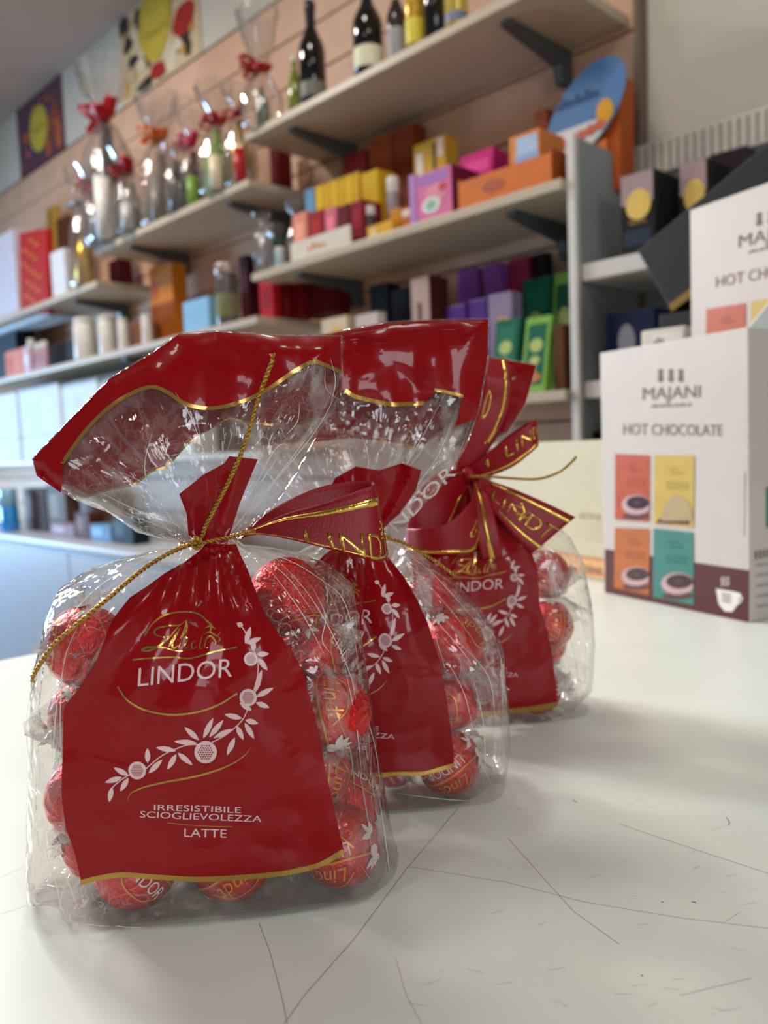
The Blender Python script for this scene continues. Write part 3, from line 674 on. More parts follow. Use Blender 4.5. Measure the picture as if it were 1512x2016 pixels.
def fill(b, items, group, pin=()):
    P3 = pack(b, items, pin)
    for (px, py, h, rot, label, tw), q3 in zip(items, P3):
        P = b.world(q3[0], q3[2], q3[1])
        t = thing('wrapped_truffle', label, 'chocolate', tuple(P), 0, group)
        if lb_plain(label): rot = (rot[0] + rr3.uniform(-.6, .6), rot[1] + rr3.choice((-1, 1)) * rr3.uniform(.7, 1.3), min(rot[2] + rr3.uniform(-.8, .8), 1.9))
        base = Matrix(((EV[0], -NV[0], 0), (EV[1], -NV[1], 0), (0, 0, 1)))
        best = None
        for dr in (0, .35, -.35, .7, -.7, 1.1, -1.1, 1.5, PI, PI - .5, PI + .5):
            R_ = base @ (Matrix.Rotation(rot[2] + dr, 3, 'Y') @ Matrix.Rotation(rot[1], 3, 'X') @ Matrix.Rotation(rot[0], 3, 'Z'))
            res = []
            for k in range(2):
                got = 0
                for c in (1.3, 1.1, .9, .75, .62, .5):
                    if not tw[k]: break
                    v = np.array(R_ @ Vector(((1 - 2 * k) * (RT * .88 + .017) * c, 0, 0))); q = P + v - b.o; s_, h_, z_ = float(q.dot(EV)), float(q.dot(NV)), float(q[2])
                    if z_ > .006 and b.inside(s_, z_) and b.inside(s_, z_ + .004) and float(b.dist(np.array([s_]), np.array([z_]))[0]) > .0115 * c and abs(h_) < float(abs(b.h([s_], [z_], 1 if h_ > 0 else -1)[0])) - .0105 * c:
                        got = c; break
                res.append(got)
            sc = sum(res) - .04 * abs(dr)
            if best is None or sc > best[0]: best = (sc, R_, res)
        if rot[2] > 2: best = (0, base @ (Matrix.Rotation(rot[2], 3, 'Y') @ Matrix.Rotation(rot[1], 3, 'X') @ Matrix.Rotation(rot[0], 3, 'Z')), (0, 0))
        if 'wrapper' in label and not any(best[2]): best = (0, best[1], (.4, .4))
        t.rotation_euler = best[1].to_euler()
        o = bpy.data.objects.new('foil_ball', BALL); COL.objects.link(o); o.parent = t
        for k in range(2):
            if best[2][k]:
                w = bpy.data.objects.new('wrapper_twist', TWM[k]); COL.objects.link(w); w.parent = t; w.rotation_euler = (0, 0, PI * k); w.scale = (best[2][k],) * 3
D = math.radians
g1 = 'truffles in the nearest bag'
ITEMS = (
    (270, 1755, .0245, (D(15), D(-35), D(5)), 'red foil truffle at the lower left of the nearest bag, white leaves on top', (0, .6)),
    (460, 1742, .0245, (D(-8), D(8), D(148)), 'red foil truffle at the bottom centre of the nearest bag, lettering upside down', (0, .7)),
    (696, 1680, .0245, (D(25), D(5), D(172)), 'red foil truffle in the lower right corner of the nearest bag, lettering upside down', (.9, 0)),
    (560, 1735, .006, (D(14), D(5), D(40)), 'truffle in crumpled clear wrapper behind the two bottom ones of the nearest bag', (1, 1)),
    (118, 1560, .010, (D(12), D(0), D(30)), 'red truffle showing beside the left edge of the red panel of the nearest bag', (.8, 1)),
    (200, 1660, .0, (D(20), D(10), D(60)), 'truffle in whitish crumpled wrapper at the left base of the nearest bag', (1.1, 1.1)),
    (186, 1268, .004, (D(12), D(-20), D(10)), 'red foil truffle at the upper left of the nearest bag under the slanting gold cord', (1, .7)),
    (140, 1410, .002, (D(40), D(50), D(80)), 'truffle at the left edge of the nearest bag, half hidden by the red panel', (1.1, 1)),
    (602, 1205, .006, (D(10), D(20), D(-4)), 'red foil truffle at the upper right of the nearest bag, top of the heap', (.8, .8)),
    (648, 1400, .012, (D(-20), D(-30), D(60)), 'red foil truffle with golden glint half way up the right side of the nearest bag', (1, 1)),
    (590, 1300, .004, (D(16), D(0), D(20)), 'truffle in crumpled clear wrapper between the golden glint and the top of the nearest bag', (1.2, 1.2)),
    (600, 1510, .006, (D(18), D(30), D(70)), 'truffle with long clear wrapper ends low on the right side of the nearest bag', (1.2, 1.2)),
    (690, 1600, -.012, (D(20), D(-50), D(10)), 'red truffle behind the lower right corner one of the nearest bag', (1, 1)),
    (380, 1650, -.018, (D(0), D(10), D(30)), 'truffle in the back layer of the nearest bag, lower middle', (1, 1)),
    (300, 1560, .006, (D(0), D(10), D(30)), 'truffle behind the red panel of the nearest bag, left of its centre', (1, 1)),
    (560, 1560, -.004, (D(30), D(10), D(90)), 'truffle behind the red panel of the nearest bag, near its right edge', (1, 1)),
    (400, 1420, .004, (D(12), D(10), D(30)), 'truffle behind the garland of the nearest bag, middle', (1, 1)),
    (530, 1400, .000, (D(0), D(10), D(80)), 'truffle behind the garland of the nearest bag, right half', (1, 1)),
    (300, 1290, .000, (D(0), D(50), D(30)), 'truffle at the top of the heap in the nearest bag, left of centre', (1, .8)),
    (470, 1275, .000, (D(0), D(10), D(30)), 'truffle at the top of the heap in the nearest bag, right of centre', (.8, 1)))
fill(bag1, ITEMS, g1, (0, 1, 2))
g2n = 'truffles in the middle bag'
ITEMS = (
    (900, 1500, .013, (D(12), D(0), D(150)), 'red truffle in the lower right corner of the middle bag, lettering upside down', (.8, .5)),
    (812, 1520, .010, (D(16), D(0), D(20)), 'truffle with clear wrapper ends at the bottom of the middle bag', (1, 1)),
    (700, 1525, .010, (D(0), D(0), D(20)), 'truffle under the red panel at the bottom of the middle bag', (1, 1)),
    (888, 1310, .008, (D(-20), D(20), D(60)), 'red truffle with golden glint at the right shoulder of the middle bag', (1, 1.1)),
    (925, 1400, .002, (D(16), D(0), D(60)), 'truffle in crumpled clear wrapper at the right side of the middle bag', (1.2, 1.2)),
    (860, 1420, -.006, (D(16), D(40), D(0)), 'truffle behind the right edge of the red panel of the middle bag', (1.2, 1.1)),
    (845, 1225, -.002, (D(10), D(10), D(30)), 'truffle at the top of the heap in the middle bag', (1, 1)),
    (930, 1340, -.014, (D(30), D(10), D(100)), 'truffle in the back layer of the middle bag, upper right', (1.1, 1)),
    (780, 1400, .0, (D(30), D(10), D(100)), 'truffle behind the red panel of the middle bag, right half', (1, 1)),
    (770, 1290, .0, (D(30), D(10), D(100)), 'truffle behind the garland of the middle bag', (1, 1)))
fill(bag2, ITEMS, g2n, (0,))
g3n = 'truffles in the rear bag'
ITEMS = (
    (1088, 1225, .012, (D(10), D(20), D(-70)), 'red truffle with sideways white lettering at the right of the rear bag', (1, .7)),
    (1052, 1385, .013, (D(0), D(10), D(-80)), 'red truffle under the red panel at the bottom of the rear bag', (.6, .8)),
    (1090, 1130, .004, (D(12), D(0), D(30)), 'truffle in pinkish clear wrapper at the top right of the rear bag', (1.2, 1)),
    (1115, 1330, .004, (D(16), D(0), D(60)), 'truffle in crumpled clear wrapper low at the right of the rear bag', (1.2, 1.2)),
    (1110, 1388, -.004, (D(16), D(0), D(10)), 'truffle with red wrapper end at the right base corner of the rear bag', (1, 1)),
    (970, 1385, .010, (D(0), D(0), D(0)), 'truffle at the bottom left of the rear bag beside the middle bag', (1, 1)),
    (1060, 1290, -.006, (D(0), D(30), D(0)), 'truffle behind the right edge of the red panel of the rear bag', (1, 1)))
fill(bag3, ITEMS, g3n, (0, 1))
# ------------------------------------------------------------------ room
FY = 1.43; WY = 1.71            # shelf fronts, back wall
def struct(A, name, **k):
    o = A.build(name, **k); o['kind'] = 'structure'; return o
WALLP = M('warm white wall paint', (208, 200, 186), .8, var=.02, scale=3)
CEIL = M('grey ceiling paint', (186, 164, 150), .85, var=.02, scale=3)
struct(box(Acc(), (-7.2, -2.2, -.05), (2.6, 1.78, 0), M('beige floor tile', (160, 142, 122), .5, scale=4)), 'floor', smooth=False)
struct(box(Acc(), (-7.2, -2.2, 2.95), (2.6, 1.78, 3.0), CEIL), 'ceiling', smooth=False)
struct(box(Acc(), (-7.2, WY + .02, 0), (2.6, WY + .07, 2.95), WALLP), 'wall_back', smooth=False)
struct(box(Acc(), (2.55, -2.2, 0), (2.6, WY + .02, 2.95), WALLP), 'wall_right', smooth=False)
A = box(Acc(), (-7.25, -2.2, 0), (-7.2, WY + .02, .6), WALLP); box(A, (-7.25, -2.2, 2.4), (-7.2, WY + .02, 2.95), WALLP); box(A, (-7.25, .7, .6), (-7.2, WY + .02, 2.4), WALLP)
struct(A, 'wall_left', smooth=False)
A = box(Acc(), (-7.24, -2.2, .6), (-7.19, .7, .65), WALLP); box(A, (-7.24, -2.2, 2.35), (-7.19, .7, 2.4), WALLP); box(A, (-7.24, .65, .65), (-7.19, .7, 2.35), WALLP); box(A, (-7.24, -.8, .65), (-7.19, -.75, 2.35), WALLP)
struct(A, 'window_1', smooth=False)
# slatted panelling behind the shelves
SLAT = M('pale wood laminate', (212, 170, 142), .5, var=.07, scale=9)
A = Acc(); z = .075
while z < 2.6:
    z1 = min(z + .134, 2.595); box(A, (-7.1, WY, z), (-.918, WY + .019, z1), SLAT, .002); z += .14
box(A, (-7.1, WY + .012, .07), (-.918, WY + .0199, 2.59), M('slat groove', (96, 78, 68), .7))
box(A, (-.918, WY - .012, .07), (-.905, WY + .0199, 2.6), M('panel end strip', (120, 100, 86), .6), .001)
struct(A, 'wall_panelling', smooth=False)
# posters
def poster(label, q, mats, kind):
    P = [hit(*p, 1, WY + .012) for p in q]; x0 = (P[0][0] + P[3][0]) / 2; x1 = (P[1][0] + P[2][0]) / 2; z1 = (P[0][2] + P[1][2]) / 2; z0 = (P[2][2] + P[3][2]) / 2
    t = thing('poster', label, 'poster', (x0, WY + .015, z0), 0, None); w = x1 - x0; h = z1 - z0
    A = box(Acc(), (0, 0, 0), (w, .004, h), mats[0], .0008)
    r = random.Random(kind)
    def e(c, rx, rz, m, o, n=28, jag=0):
        A.add([(c[0], -o, c[1])] + [(c[0] + rx * (1 + jag * r.uniform(-1, 1)) * math.cos(2 * PI * k / n), -o, c[1] + rz * (1 + jag * r.uniform(-1, 1)) * math.sin(2 * PI * k / n)) for k in range(n)], [(0, k + 1, (k + 1) % n + 1) for k in range(n)], m)
    for k in range(46):
        m = mats[2 + r.randrange(len(mats) - 2)]; rr = r.uniform(.012, .045)
        x = r.uniform(.05, w - .05); z = r.uniform(.05, h - .05)
        e((x, z), rr, rr * r.uniform(.6, 1.4), m, .0006 + k * .00004, 9, .35)
    if kind == 2:
        e((w * .84, h * .42), w * .13, h * .15, MATS['poster red'], .0035, 12, .2); e((w * .5, h * .12), w * .1, h * .09, MATS['poster red'], .0035, 12, .2)
        e((w * .33, h * .07), w * .12, h * .05, MATS['poster black'], .0036, 9, .4); e((w * .2, h * .38), w * .07, h * .06, MATS['poster black'], .0036, 9, .4)
    f = 1.3 if kind == 2 else 1; zc = h * (.62 if kind == 2 else .5)
    e((w * .5, zc), w * .2, h * .31 * f, mats[1], .004, 40); e((w * .5, zc), w * .175, h * .28 * f, M('poster yellow rim', (176, 150, 50), .5), .0043, 40); e((w * .5, zc), w * .165, h * .27 * f, mats[1], .0046, 40)
    vs, fs = text2d('Venchi'); A.add([(w * .36 + w * .28 * x, -.0052, h * .47 + h * .09 * y) for x, y in vs], fs, M('poster lettering', (150, 120, 40), .5))
    A.build('printed_sheet', t, smooth=False)
M('poster red', (168, 30, 24)); M('poster black', (48, 34, 28))
poster('cream poster with yellow oval and dark berries, higher of the two wall posters', [(226, -12), (384, -62), (397, 118), (238, 200)], [M('poster cream', (214, 190, 150)), M('poster yellow', (208, 182, 62)), MATS['poster black'], MATS['poster black'], M('poster cream dark', (190, 160, 120)), M('poster pale', (226, 208, 180)), M('poster ochre', (198, 150, 60))], 2)
poster('purple and orange patterned poster with yellow oval, on the left', [(30, 214), (115, 147), (129, 288), (40, 356)], [M('poster purple', (96, 58, 74)), MATS['poster yellow'], M('poster orange', (186, 96, 56)), M('poster plum', (82, 60, 96)), M('poster rust', (150, 70, 50))], 5)

# ------------------------------------------------------------------ shelves
SH = M('cream shelf laminate', (194, 178, 156), .4, var=.03, scale=5)
SHU = M('taupe shelf underside', (150, 128, 110), .55, var=.04, scale=5)
BR = M('grey steel bracket', (92, 98, 100), .45, metal=.5)
def shelf(label, x0, x1, zt, y0=FY, brackets=(), grp='wall shelves'):
    t = thing('wall_shelf', label, 'shelf', (x0, WY, zt), 0, grp); d = WY - y0
    A = box(Acc(), (0, -d, -.022), (x1 - x0, -.001, 0), SH, .003)
    A.build('board', t, smooth=False)
    for bx in brackets:
        A = Acc(); bx = bx - x0
        prof = [(-.003, -.024), (-d * .86, -.024), (-d * .86, -.034), (-.05, -.062), (-.04, -.10), (-.003, -.10)]
        n = len(prof)
        A.add([(bx - .012, y, z) for y, z in prof] + [(bx + .012, y, z) for y, z in prof], [tuple(range(n)), tuple(range(n, 2 * n))[::-1]] + [(i, i + n, (i + 1) % n + n, (i + 1) % n) for i in range(n)], BR)
        A.build('bracket', t, smooth=False)
    return t
ZA1, ZA2, ZA3 = 2.063, 1.667, 1.248
ZB1, ZB2, ZC1, ZC3 = 1.937, 1.545, 1.822, 1.150
shelf('top right shelf carrying dark bottles', -2.0, -.935, ZA1, brackets=(-1.83, -1.09))
shelf('right shelf carrying yellow and pink boxes and the orange tray', -2.0, -.935, ZA2, brackets=(-1.83, -1.09))
shelf('low right shelf carrying green and purple bags', -1.975, -.935, ZA3)
shelf('middle shelf carrying cellophane gifts with bows', -3.01, -1.99, ZB1, brackets=(-2.8, -2.15))
shelf('left shelf carrying the leaning red patterned box', -4.4, -3.005, ZC1, brackets=(-3.3,))
shelf('long shelf with white cups, orange carton and dark red boxes', -5.0, -1.985, ZB2, brackets=(-2.9,))
shelf('lowest left shelf stacked with bright white cartons', -5.4, -1.985, ZC3)
# base cabinet below
t = thing('base_cabinet', 'low pale cabinet with rounded top edge under the left shelves', 'cabinet', (-6.2, WY, 0))
CABM = M('pale grey cabinet', (182, 186, 196), .45, var=.03)
box(Acc(), (0, -.34, .08), (4.9, -.003, .775), CABM, .012).build('body', t, smooth=False)
box(Acc(), (-.01, -.37, .777), (4.92, -.003, .812), M('cabinet top', (200, 202, 208), .35), .012).build('top', t)
box(Acc(), (.03, -.30, 0), (4.87, -.01, .079), M('dark plinth', (70, 70, 74), .6)).build('plinth', t, smooth=False)
for k in range(5): box(Acc(), (.02 + k * .975, -.358, .11), (.985 + k * .975, -.342, .76), CABM, .004).build('door', t, smooth=False)

# ------------------------------------------------------------------ goods on the shelves
def art_rect(A, x0, z0, x1, z1, m, y=-.0006): A.add([(x0, y, z0), (x1, y, z0), (x1, y, z1), (x0, y, z1)], [(0, 1, 2, 3)], m)
def art_disc(A, x, z, rx, rz, m, y=-.0009, n=24): A.add([(x, y, z)] + [(x + rx * math.cos(2 * PI * k / n), y, z + rz * math.sin(2 * PI * k / n)) for k in range(n)], [(0, k + 1, (k + 1) % n + 1) for k in range(n)], m)
def art_text(A, s, x0, x1, z0, h, m, y=-.0012):
    vs, fs = text2d(s); A.add([(x0 + (x1 - x0) * a, y, z0 + h * b) for a, b in vs], fs, m)
def lab(m): return m
def rad_at(x, y, z, wpx):
    return wpx / 2 * -(ROT.T @ (np.array([x, y, z]) - CAM))[2] / F
def good(name, label, cat, px0, px1, py, y, zs, dep, rgb, arts=(), grp=None, rz=0, tilt=0, rough=.6, metal=0, lidc=None, part='carton'):
    x0, x1 = xat(px0, y, zs + .03), xat(px1, y, zs + .03); z1 = zat(py, (x0 + x1) / 2, y); w = x1 - x0; h = z1 - zs
    nm = 'card %d %d %d' % tuple(rgb); m = M(nm if not metal else nm + ' metal', rgb, rough, metal, coat=0, spec=.22)
    t = thing(name, label, cat, (x0, y, zs + .0008), rz, grp)
    if tilt: t.rotation_euler.x = tilt
    A = box(Acc(), (0, 0, 0), (w, dep, h), m, min(.0025, w * .08))
    for ia, a in enumerate(arts):
        off = .0008 + .0003 * ia; k = a[0]; mm = M('card %d %d %d' % tuple(a[-1]), a[-1], .5, spec=.22) if isinstance(a[-1], tuple) else a[-1]
        if k == 'r': art_rect(A, a[1] * w, a[2] * h, a[3] * w, a[4] * h, mm, -off)
        if k == 'd': art_disc(A, a[1] * w, a[2] * h, a[3] * w, a[4] * h, mm, -off)
        if k == 't': art_text(A, a[1], a[2] * w, a[3] * w, a[4] * h, a[5] * h, mm, -off)
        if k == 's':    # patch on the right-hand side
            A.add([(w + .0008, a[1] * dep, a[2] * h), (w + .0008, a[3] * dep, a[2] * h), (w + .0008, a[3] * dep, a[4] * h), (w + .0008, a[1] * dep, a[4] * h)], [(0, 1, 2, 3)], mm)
    A.build(part, t, smooth=False)
    return t, w, h
Y = (224, 182, 40); R = (150, 16, 26)
# right, upper shelf: bottles
def bottle(label, pxc, py, y, zs, wpx, body, cap, labelm=None, shape='wine', grp='bottles on the top shelf', lz=(.18, .42)):
    x = xat(pxc, y, zs + .05); zt = zat(py, x, y); h = zt - zs; r = rad_at(x, y, zs, wpx)
    t = thing('bottle', label, 'bottle', (x, y, zs + .0008), 0, grp)
    k = {'wine': [(0, 0), (r * .9, 0), (r, .01 * h), (r, .52 * h), (r * .93, .58 * h), (r * .6, .68 * h), (r * .36, .76 * h), (r * .33, .93 * h)], 'slim': [(0, 0), (r * .95, 0), (r, .02 * h), (r * .95, .5 * h), (r * .55, .68 * h), (r * .4, .8 * h), (r * .4, .93 * h)]}[shape]
    lathe(Acc(), k + [(r * .3, .95 * h), (0, .95 * h)], body).build('glass', t)
    lathe(Acc(), [(r * .34, .74 * h), (r * .37, .75 * h), (r * .37, .9 * h), (r * .42, .91 * h), (r * .42, .97 * h), (r * .36, h), (0, h)], cap).build('capsule', t)
    if labelm: lathe(Acc(), [(r * 1.015, lz[0] * h), (r * 1.02, lz[0] * h + .001), (r * 1.02, lz[1] * h), (r * 1.015, lz[1] * h + .001)], labelm).build('label', t)
    return t
BK = M('black glass', (16, 14, 14), .08, coat=.5); GR = M('green glass', (120, 128, 44), .12); CRM = M('cream label', (226, 220, 190), .5)
GLD = M('gold capsule', (206, 166, 60), .3, metal=.8); BLK = M('black foil', (22, 20, 20), .3)
bottle('slim yellow green bottle with pale cap on the top right shelf', 582, 112, 1.47, ZA1, 30, GR, CRM, None, 'slim')
bottle('black bottle second from the left on the top right shelf', 617, 4, 1.47, ZA1, 52, BK, BLK, M('grey paper label', (120, 118, 108), .5), lz=(.06, .2))
bottle('black sparkling wine bottle with cream label', 726, -40, 1.46, ZA1, 60, BK, BLK, CRM, lz=(.04, .25))
bottle('small dark bottle with grey label between sparkling wine and golden bottle', 782, -40, 1.48, ZA1, 40, M('dark brown glass', (52, 44, 38), .15), GLD, M('silver label', (150, 150, 156), .4), lz=(.05, .4))
bottle('golden bottle with yellow label on the top right shelf', 818, -90, 1.46, ZA1, 40, M('golden glass', (198, 156, 50), .2, metal=.3), GLD, M('yellow label', (226, 204, 60), .4), lz=(.05, .3))
bottle('black bottle right of the golden bottle', 856, -110, 1.46, ZA1, 42, BK, GLD)
bottle('pale gold bottle at the right end of the bottle row', 898, -150, 1.45, ZA1, 46, M('pale gold glass', (214, 184, 84), .2, metal=.2), BLK, M('blue grey label', (110, 120, 150), .4), lz=(.02, .1))

# right shelf goods
good('price_strip', 'long white price strip standing before the dark red cartons', 'price strip', 572, 690, 462, 1.435, ZA2, .002, (224, 212, 196), [('t', '~~~~', .3, .62, .3, .35, (206, 120, 60))], part='strip')
yb = 1.462
for i, (a, c, tp, col, lb) in enumerate([(578, 606, 420, (226, 140, 118), 'salmon slim box at the left of the dark red row'), (610, 638, 416, (150, 36, 40), 'dark red slim box second in the row'), (641, 664, 410, (206, 110, 126), 'pink slim box third in the row'), (668, 690, 404, (92, 14, 26), 'maroon slim box fourth in the row'), (692, 716, 396, (128, 22, 36), 'maroon slim box with red front nearest the yellow cartons')]):
    good('slim_box', lb, 'box', a, c, tp, yb, ZA2, .07, col, [('r', .2, .35, .8, .8, tuple(min(255, int(v * 1.2)) for v in col))], 'slim boxes in the red row')
good('slim_box', 'pale blue slim box at the left end of the yellow row', 'box', 606, 624, 372, 1.56, ZA2, .06, (104, 150, 184), (), 'slim boxes in the yellow row')
for i in range(6):
    a = 627 + i * 14.4
    good('slim_box', 'yellow slim box, %s of the yellow row' % ('first', 'second', 'third', 'fourth', 'fifth', 'sixth')[i], 'box', a, a + 13.2, 366 - i * 5.2, 1.56, ZA2, .07, Y if i % 2 == 0 else (212, 168, 34), [('r', .2, .2, .8, .3, (236, 210, 110))], 'slim boxes in the yellow row')
good('yellow_carton', 'yellow carton with small black mark right of the yellow row', 'box', 716, 748, 338, 1.52, ZA2, .07, (206, 164, 26), [('d', .35, .5, .12, .05, (60, 44, 20))])
good('red_carton', 'dusty red carton behind the yellow row', 'box', 684, 728, 302, 1.66, ZA2, .04, (150, 44, 44), ())
good('brown_carton', 'tall orange brown carton at the back, left one', 'box', 734, 778, 270, 1.64, ZA2, .05, (146, 66, 24), (), 'orange brown cartons')
good('brown_carton', 'tall orange brown carton at the back, right one', 'box', 782, 822, 250, 1.64, ZA2, .05, (128, 54, 18), (), 'orange brown cartons')
# jar with white lid and small yellow cartons
def jar(label, name, pxc, py, y, zs, wpx, body, lid, frac=.75, grp=None, labelm=None):
    x = xat(pxc, y, zs + .03); zt = zat(py, x, y); h = zt - zs; r = rad_at(x, y, zs, wpx)
    t = thing(name, label, 'jar', (x, y, zs + .0008), 0, grp)
    lathe(Acc(), [(0, 0), (r * .92, 0), (r, h * .03), (r, frac * h * .92), (r * .86, frac * h), (0, frac * h)], body).build('body', t)
    lathe(Acc(), [(r * .9, frac * h), (r * .95, frac * h + .001), (r * .95, h * .97), (r * .88, h), (0, h)], lid).build('lid', t)
    if labelm: lathe(Acc(), [(r * 1.01, h * .15), (r * 1.02, h * .16), (r * 1.02, h * .5), (r * 1.01, h * .51)], labelm).build('label', t)
    return t
WP = M('white plastic', (226, 222, 216), .3); SIL = M('silver tin', (170, 170, 176), .25, metal=.8); DKG = M('smoky glass', (70, 66, 66), .12)
jar('pale jar with white lid behind the small yellow cartons', 'jar', 777, 350, 1.53, ZA2, 26, M('pale violet glass', (150, 140, 146), .25), WP)
jar('dark jar with white lid right of the maroon slim box', 'jar', 728, 408, 1.49, ZA2, 28, DKG, WP)
good('yellow_carton', 'small flat yellow carton lying at the shelf front', 'box', 722, 772, 440, 1.455, ZA2, .05, (222, 166, 52), [('r', .1, .2, .4, .8, (232, 200, 140))])
good('yellow_carton', 'small upright amber carton behind the flat yellow one', 'box', 768, 790, 412, 1.49, ZA2, .05, (206, 140, 34))
good('amber_carton', 'small orange and white carton left of the pink box', 'box', 790, 812, 408, 1.465, ZA2, .05, (190, 104, 36), [('r', .1, .6, .8, .9, (230, 210, 190))])
good('yellow_carton', 'large yellow carton standing behind the pink box', 'box', 820, 882, 276, 1.60, ZA2, .05, (218, 172, 62), [('r', .08, .66, .3, .9, (240, 232, 216)), ('r', .6, .7, .72, .95, (110, 80, 30)), ('r', .76, .8, .95, .98, (236, 214, 200))])
good('lilac_carton', 'thin lilac carton at the left edge of the pink box', 'box', 807, 819, 345, 1.452, ZA2, .06, (184, 140, 196))
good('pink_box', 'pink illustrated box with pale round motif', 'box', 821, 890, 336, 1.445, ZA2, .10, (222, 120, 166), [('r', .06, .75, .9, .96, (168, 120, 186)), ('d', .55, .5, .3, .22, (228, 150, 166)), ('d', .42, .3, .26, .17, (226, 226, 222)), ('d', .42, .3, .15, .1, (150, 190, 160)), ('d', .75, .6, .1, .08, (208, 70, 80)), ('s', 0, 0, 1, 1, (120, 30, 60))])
good('magenta_box', 'bright magenta box leaning behind the pink box', 'box', 900, 966, 296, 1.56, ZA2, .06, (200, 40, 120), [('r', 0, 0, 1, .55, (122, 34, 84)), ('r', .2, .7, .9, .88, (226, 60, 150))], tilt=-.1)
# orange display tray
x0, x1 = xat(905, 1.45, ZA2), xat(1088, 1.45, ZA2)
t = thing('display_tray', 'long orange cardboard display tray at the right end of the shelf', 'display tray', (x0, 1.447, ZA2 + .0008)); w = x1 - x0
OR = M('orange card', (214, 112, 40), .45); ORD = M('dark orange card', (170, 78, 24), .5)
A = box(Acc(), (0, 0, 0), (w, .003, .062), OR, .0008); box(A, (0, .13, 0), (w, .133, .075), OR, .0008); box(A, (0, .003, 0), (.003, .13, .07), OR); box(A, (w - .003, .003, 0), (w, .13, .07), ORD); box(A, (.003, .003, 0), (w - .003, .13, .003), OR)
art_disc(A, w * .4, .032, .03, .014, M('tray print', (178, 86, 60), .5))
A.build('tray', t, smooth=False)
good('orange_box', 'orange box with pale blue patch standing in the orange tray', 'box', 1004, 1064, 262, 1.46, ZA2 + .0045, .09, (222, 140, 74), [('d', .58, .55, .38, .26, (150, 180, 222)), ('r', .25, .62, .93, .93, (176, 196, 224))])
good('orange_box', 'low orange snack pack in the left part of the orange tray', 'box', 984, 1002, 330, 1.462, ZA2 + .0045, .06, (196, 128, 70), [('d', .5, .5, .4, .3, (150, 140, 170))])
good('brown_box', 'small orange brown box behind the orange box with blue patch', 'box', 1056, 1082, 218, 1.60, ZA2, .06, (136, 60, 26))
t, w, h = good('orange_box', 'large orange carton carrying the blue oval sign', 'box', 1100, 1222, 170, 1.60, ZA2, .06, (186, 88, 36), ())
# sign card with an oval blue top
A = Acc(); n = 40; pts = [(.17 * math.cos(a) * .56 + .025 * math.sin(a), .092 * math.sin(a) + .02 * math.cos(a)) for a in [2 * PI * k / n for k in range(n)]]
P = hit(1150, 220, 1, 1.585)
t = thing('display_card', 'blue and white display card with a yellow spot on the orange carton', 'sign', (P[0], 1.585, ZA2 + .0008))
cz = P[2] - ZA2
A.add([(x - .0, 0, z + cz) for x, z in pts] + [(x, .004, z + cz) for x, z in pts], [tuple(range(n)), tuple(range(n, 2 * n))[::-1]] + [(i, (i + 1) % n, (i + 1) % n + n, i + n) for i in range(n)], M('sign blue', (88, 128, 176), .4))
def seg(z0, z1, m, y, sx=.97):
    q = [(x * sx, max(z0, min(z1, z * .97))) for x, z in pts]; A.add([(x, y, z + cz) for x, z in q], [tuple(range(n))], m)
seg(-.085, -.025, M('sign white', (222, 220, 222), .4), -.0008)
art_disc(A, .05, cz - .015, .02, .025, M('sign yellow', (224, 160, 40), .4), -.002)
for k in range(5): art_disc(A, -.05 + k * .022, cz - .055 + .004 * k, .013, .01, M('sign coral', (206, 104, 78), .4), -.0025 - k * .0002)
art_text(A, '~~~~~~~~~', -.07, .04, cz + .02, .022, M('sign navy', (54, 84, 130), .4), -.002)
box(A, (-.05, .0045, 0), (.05, .008, cz - .07), OR)
A.build('card', t, smooth=False)
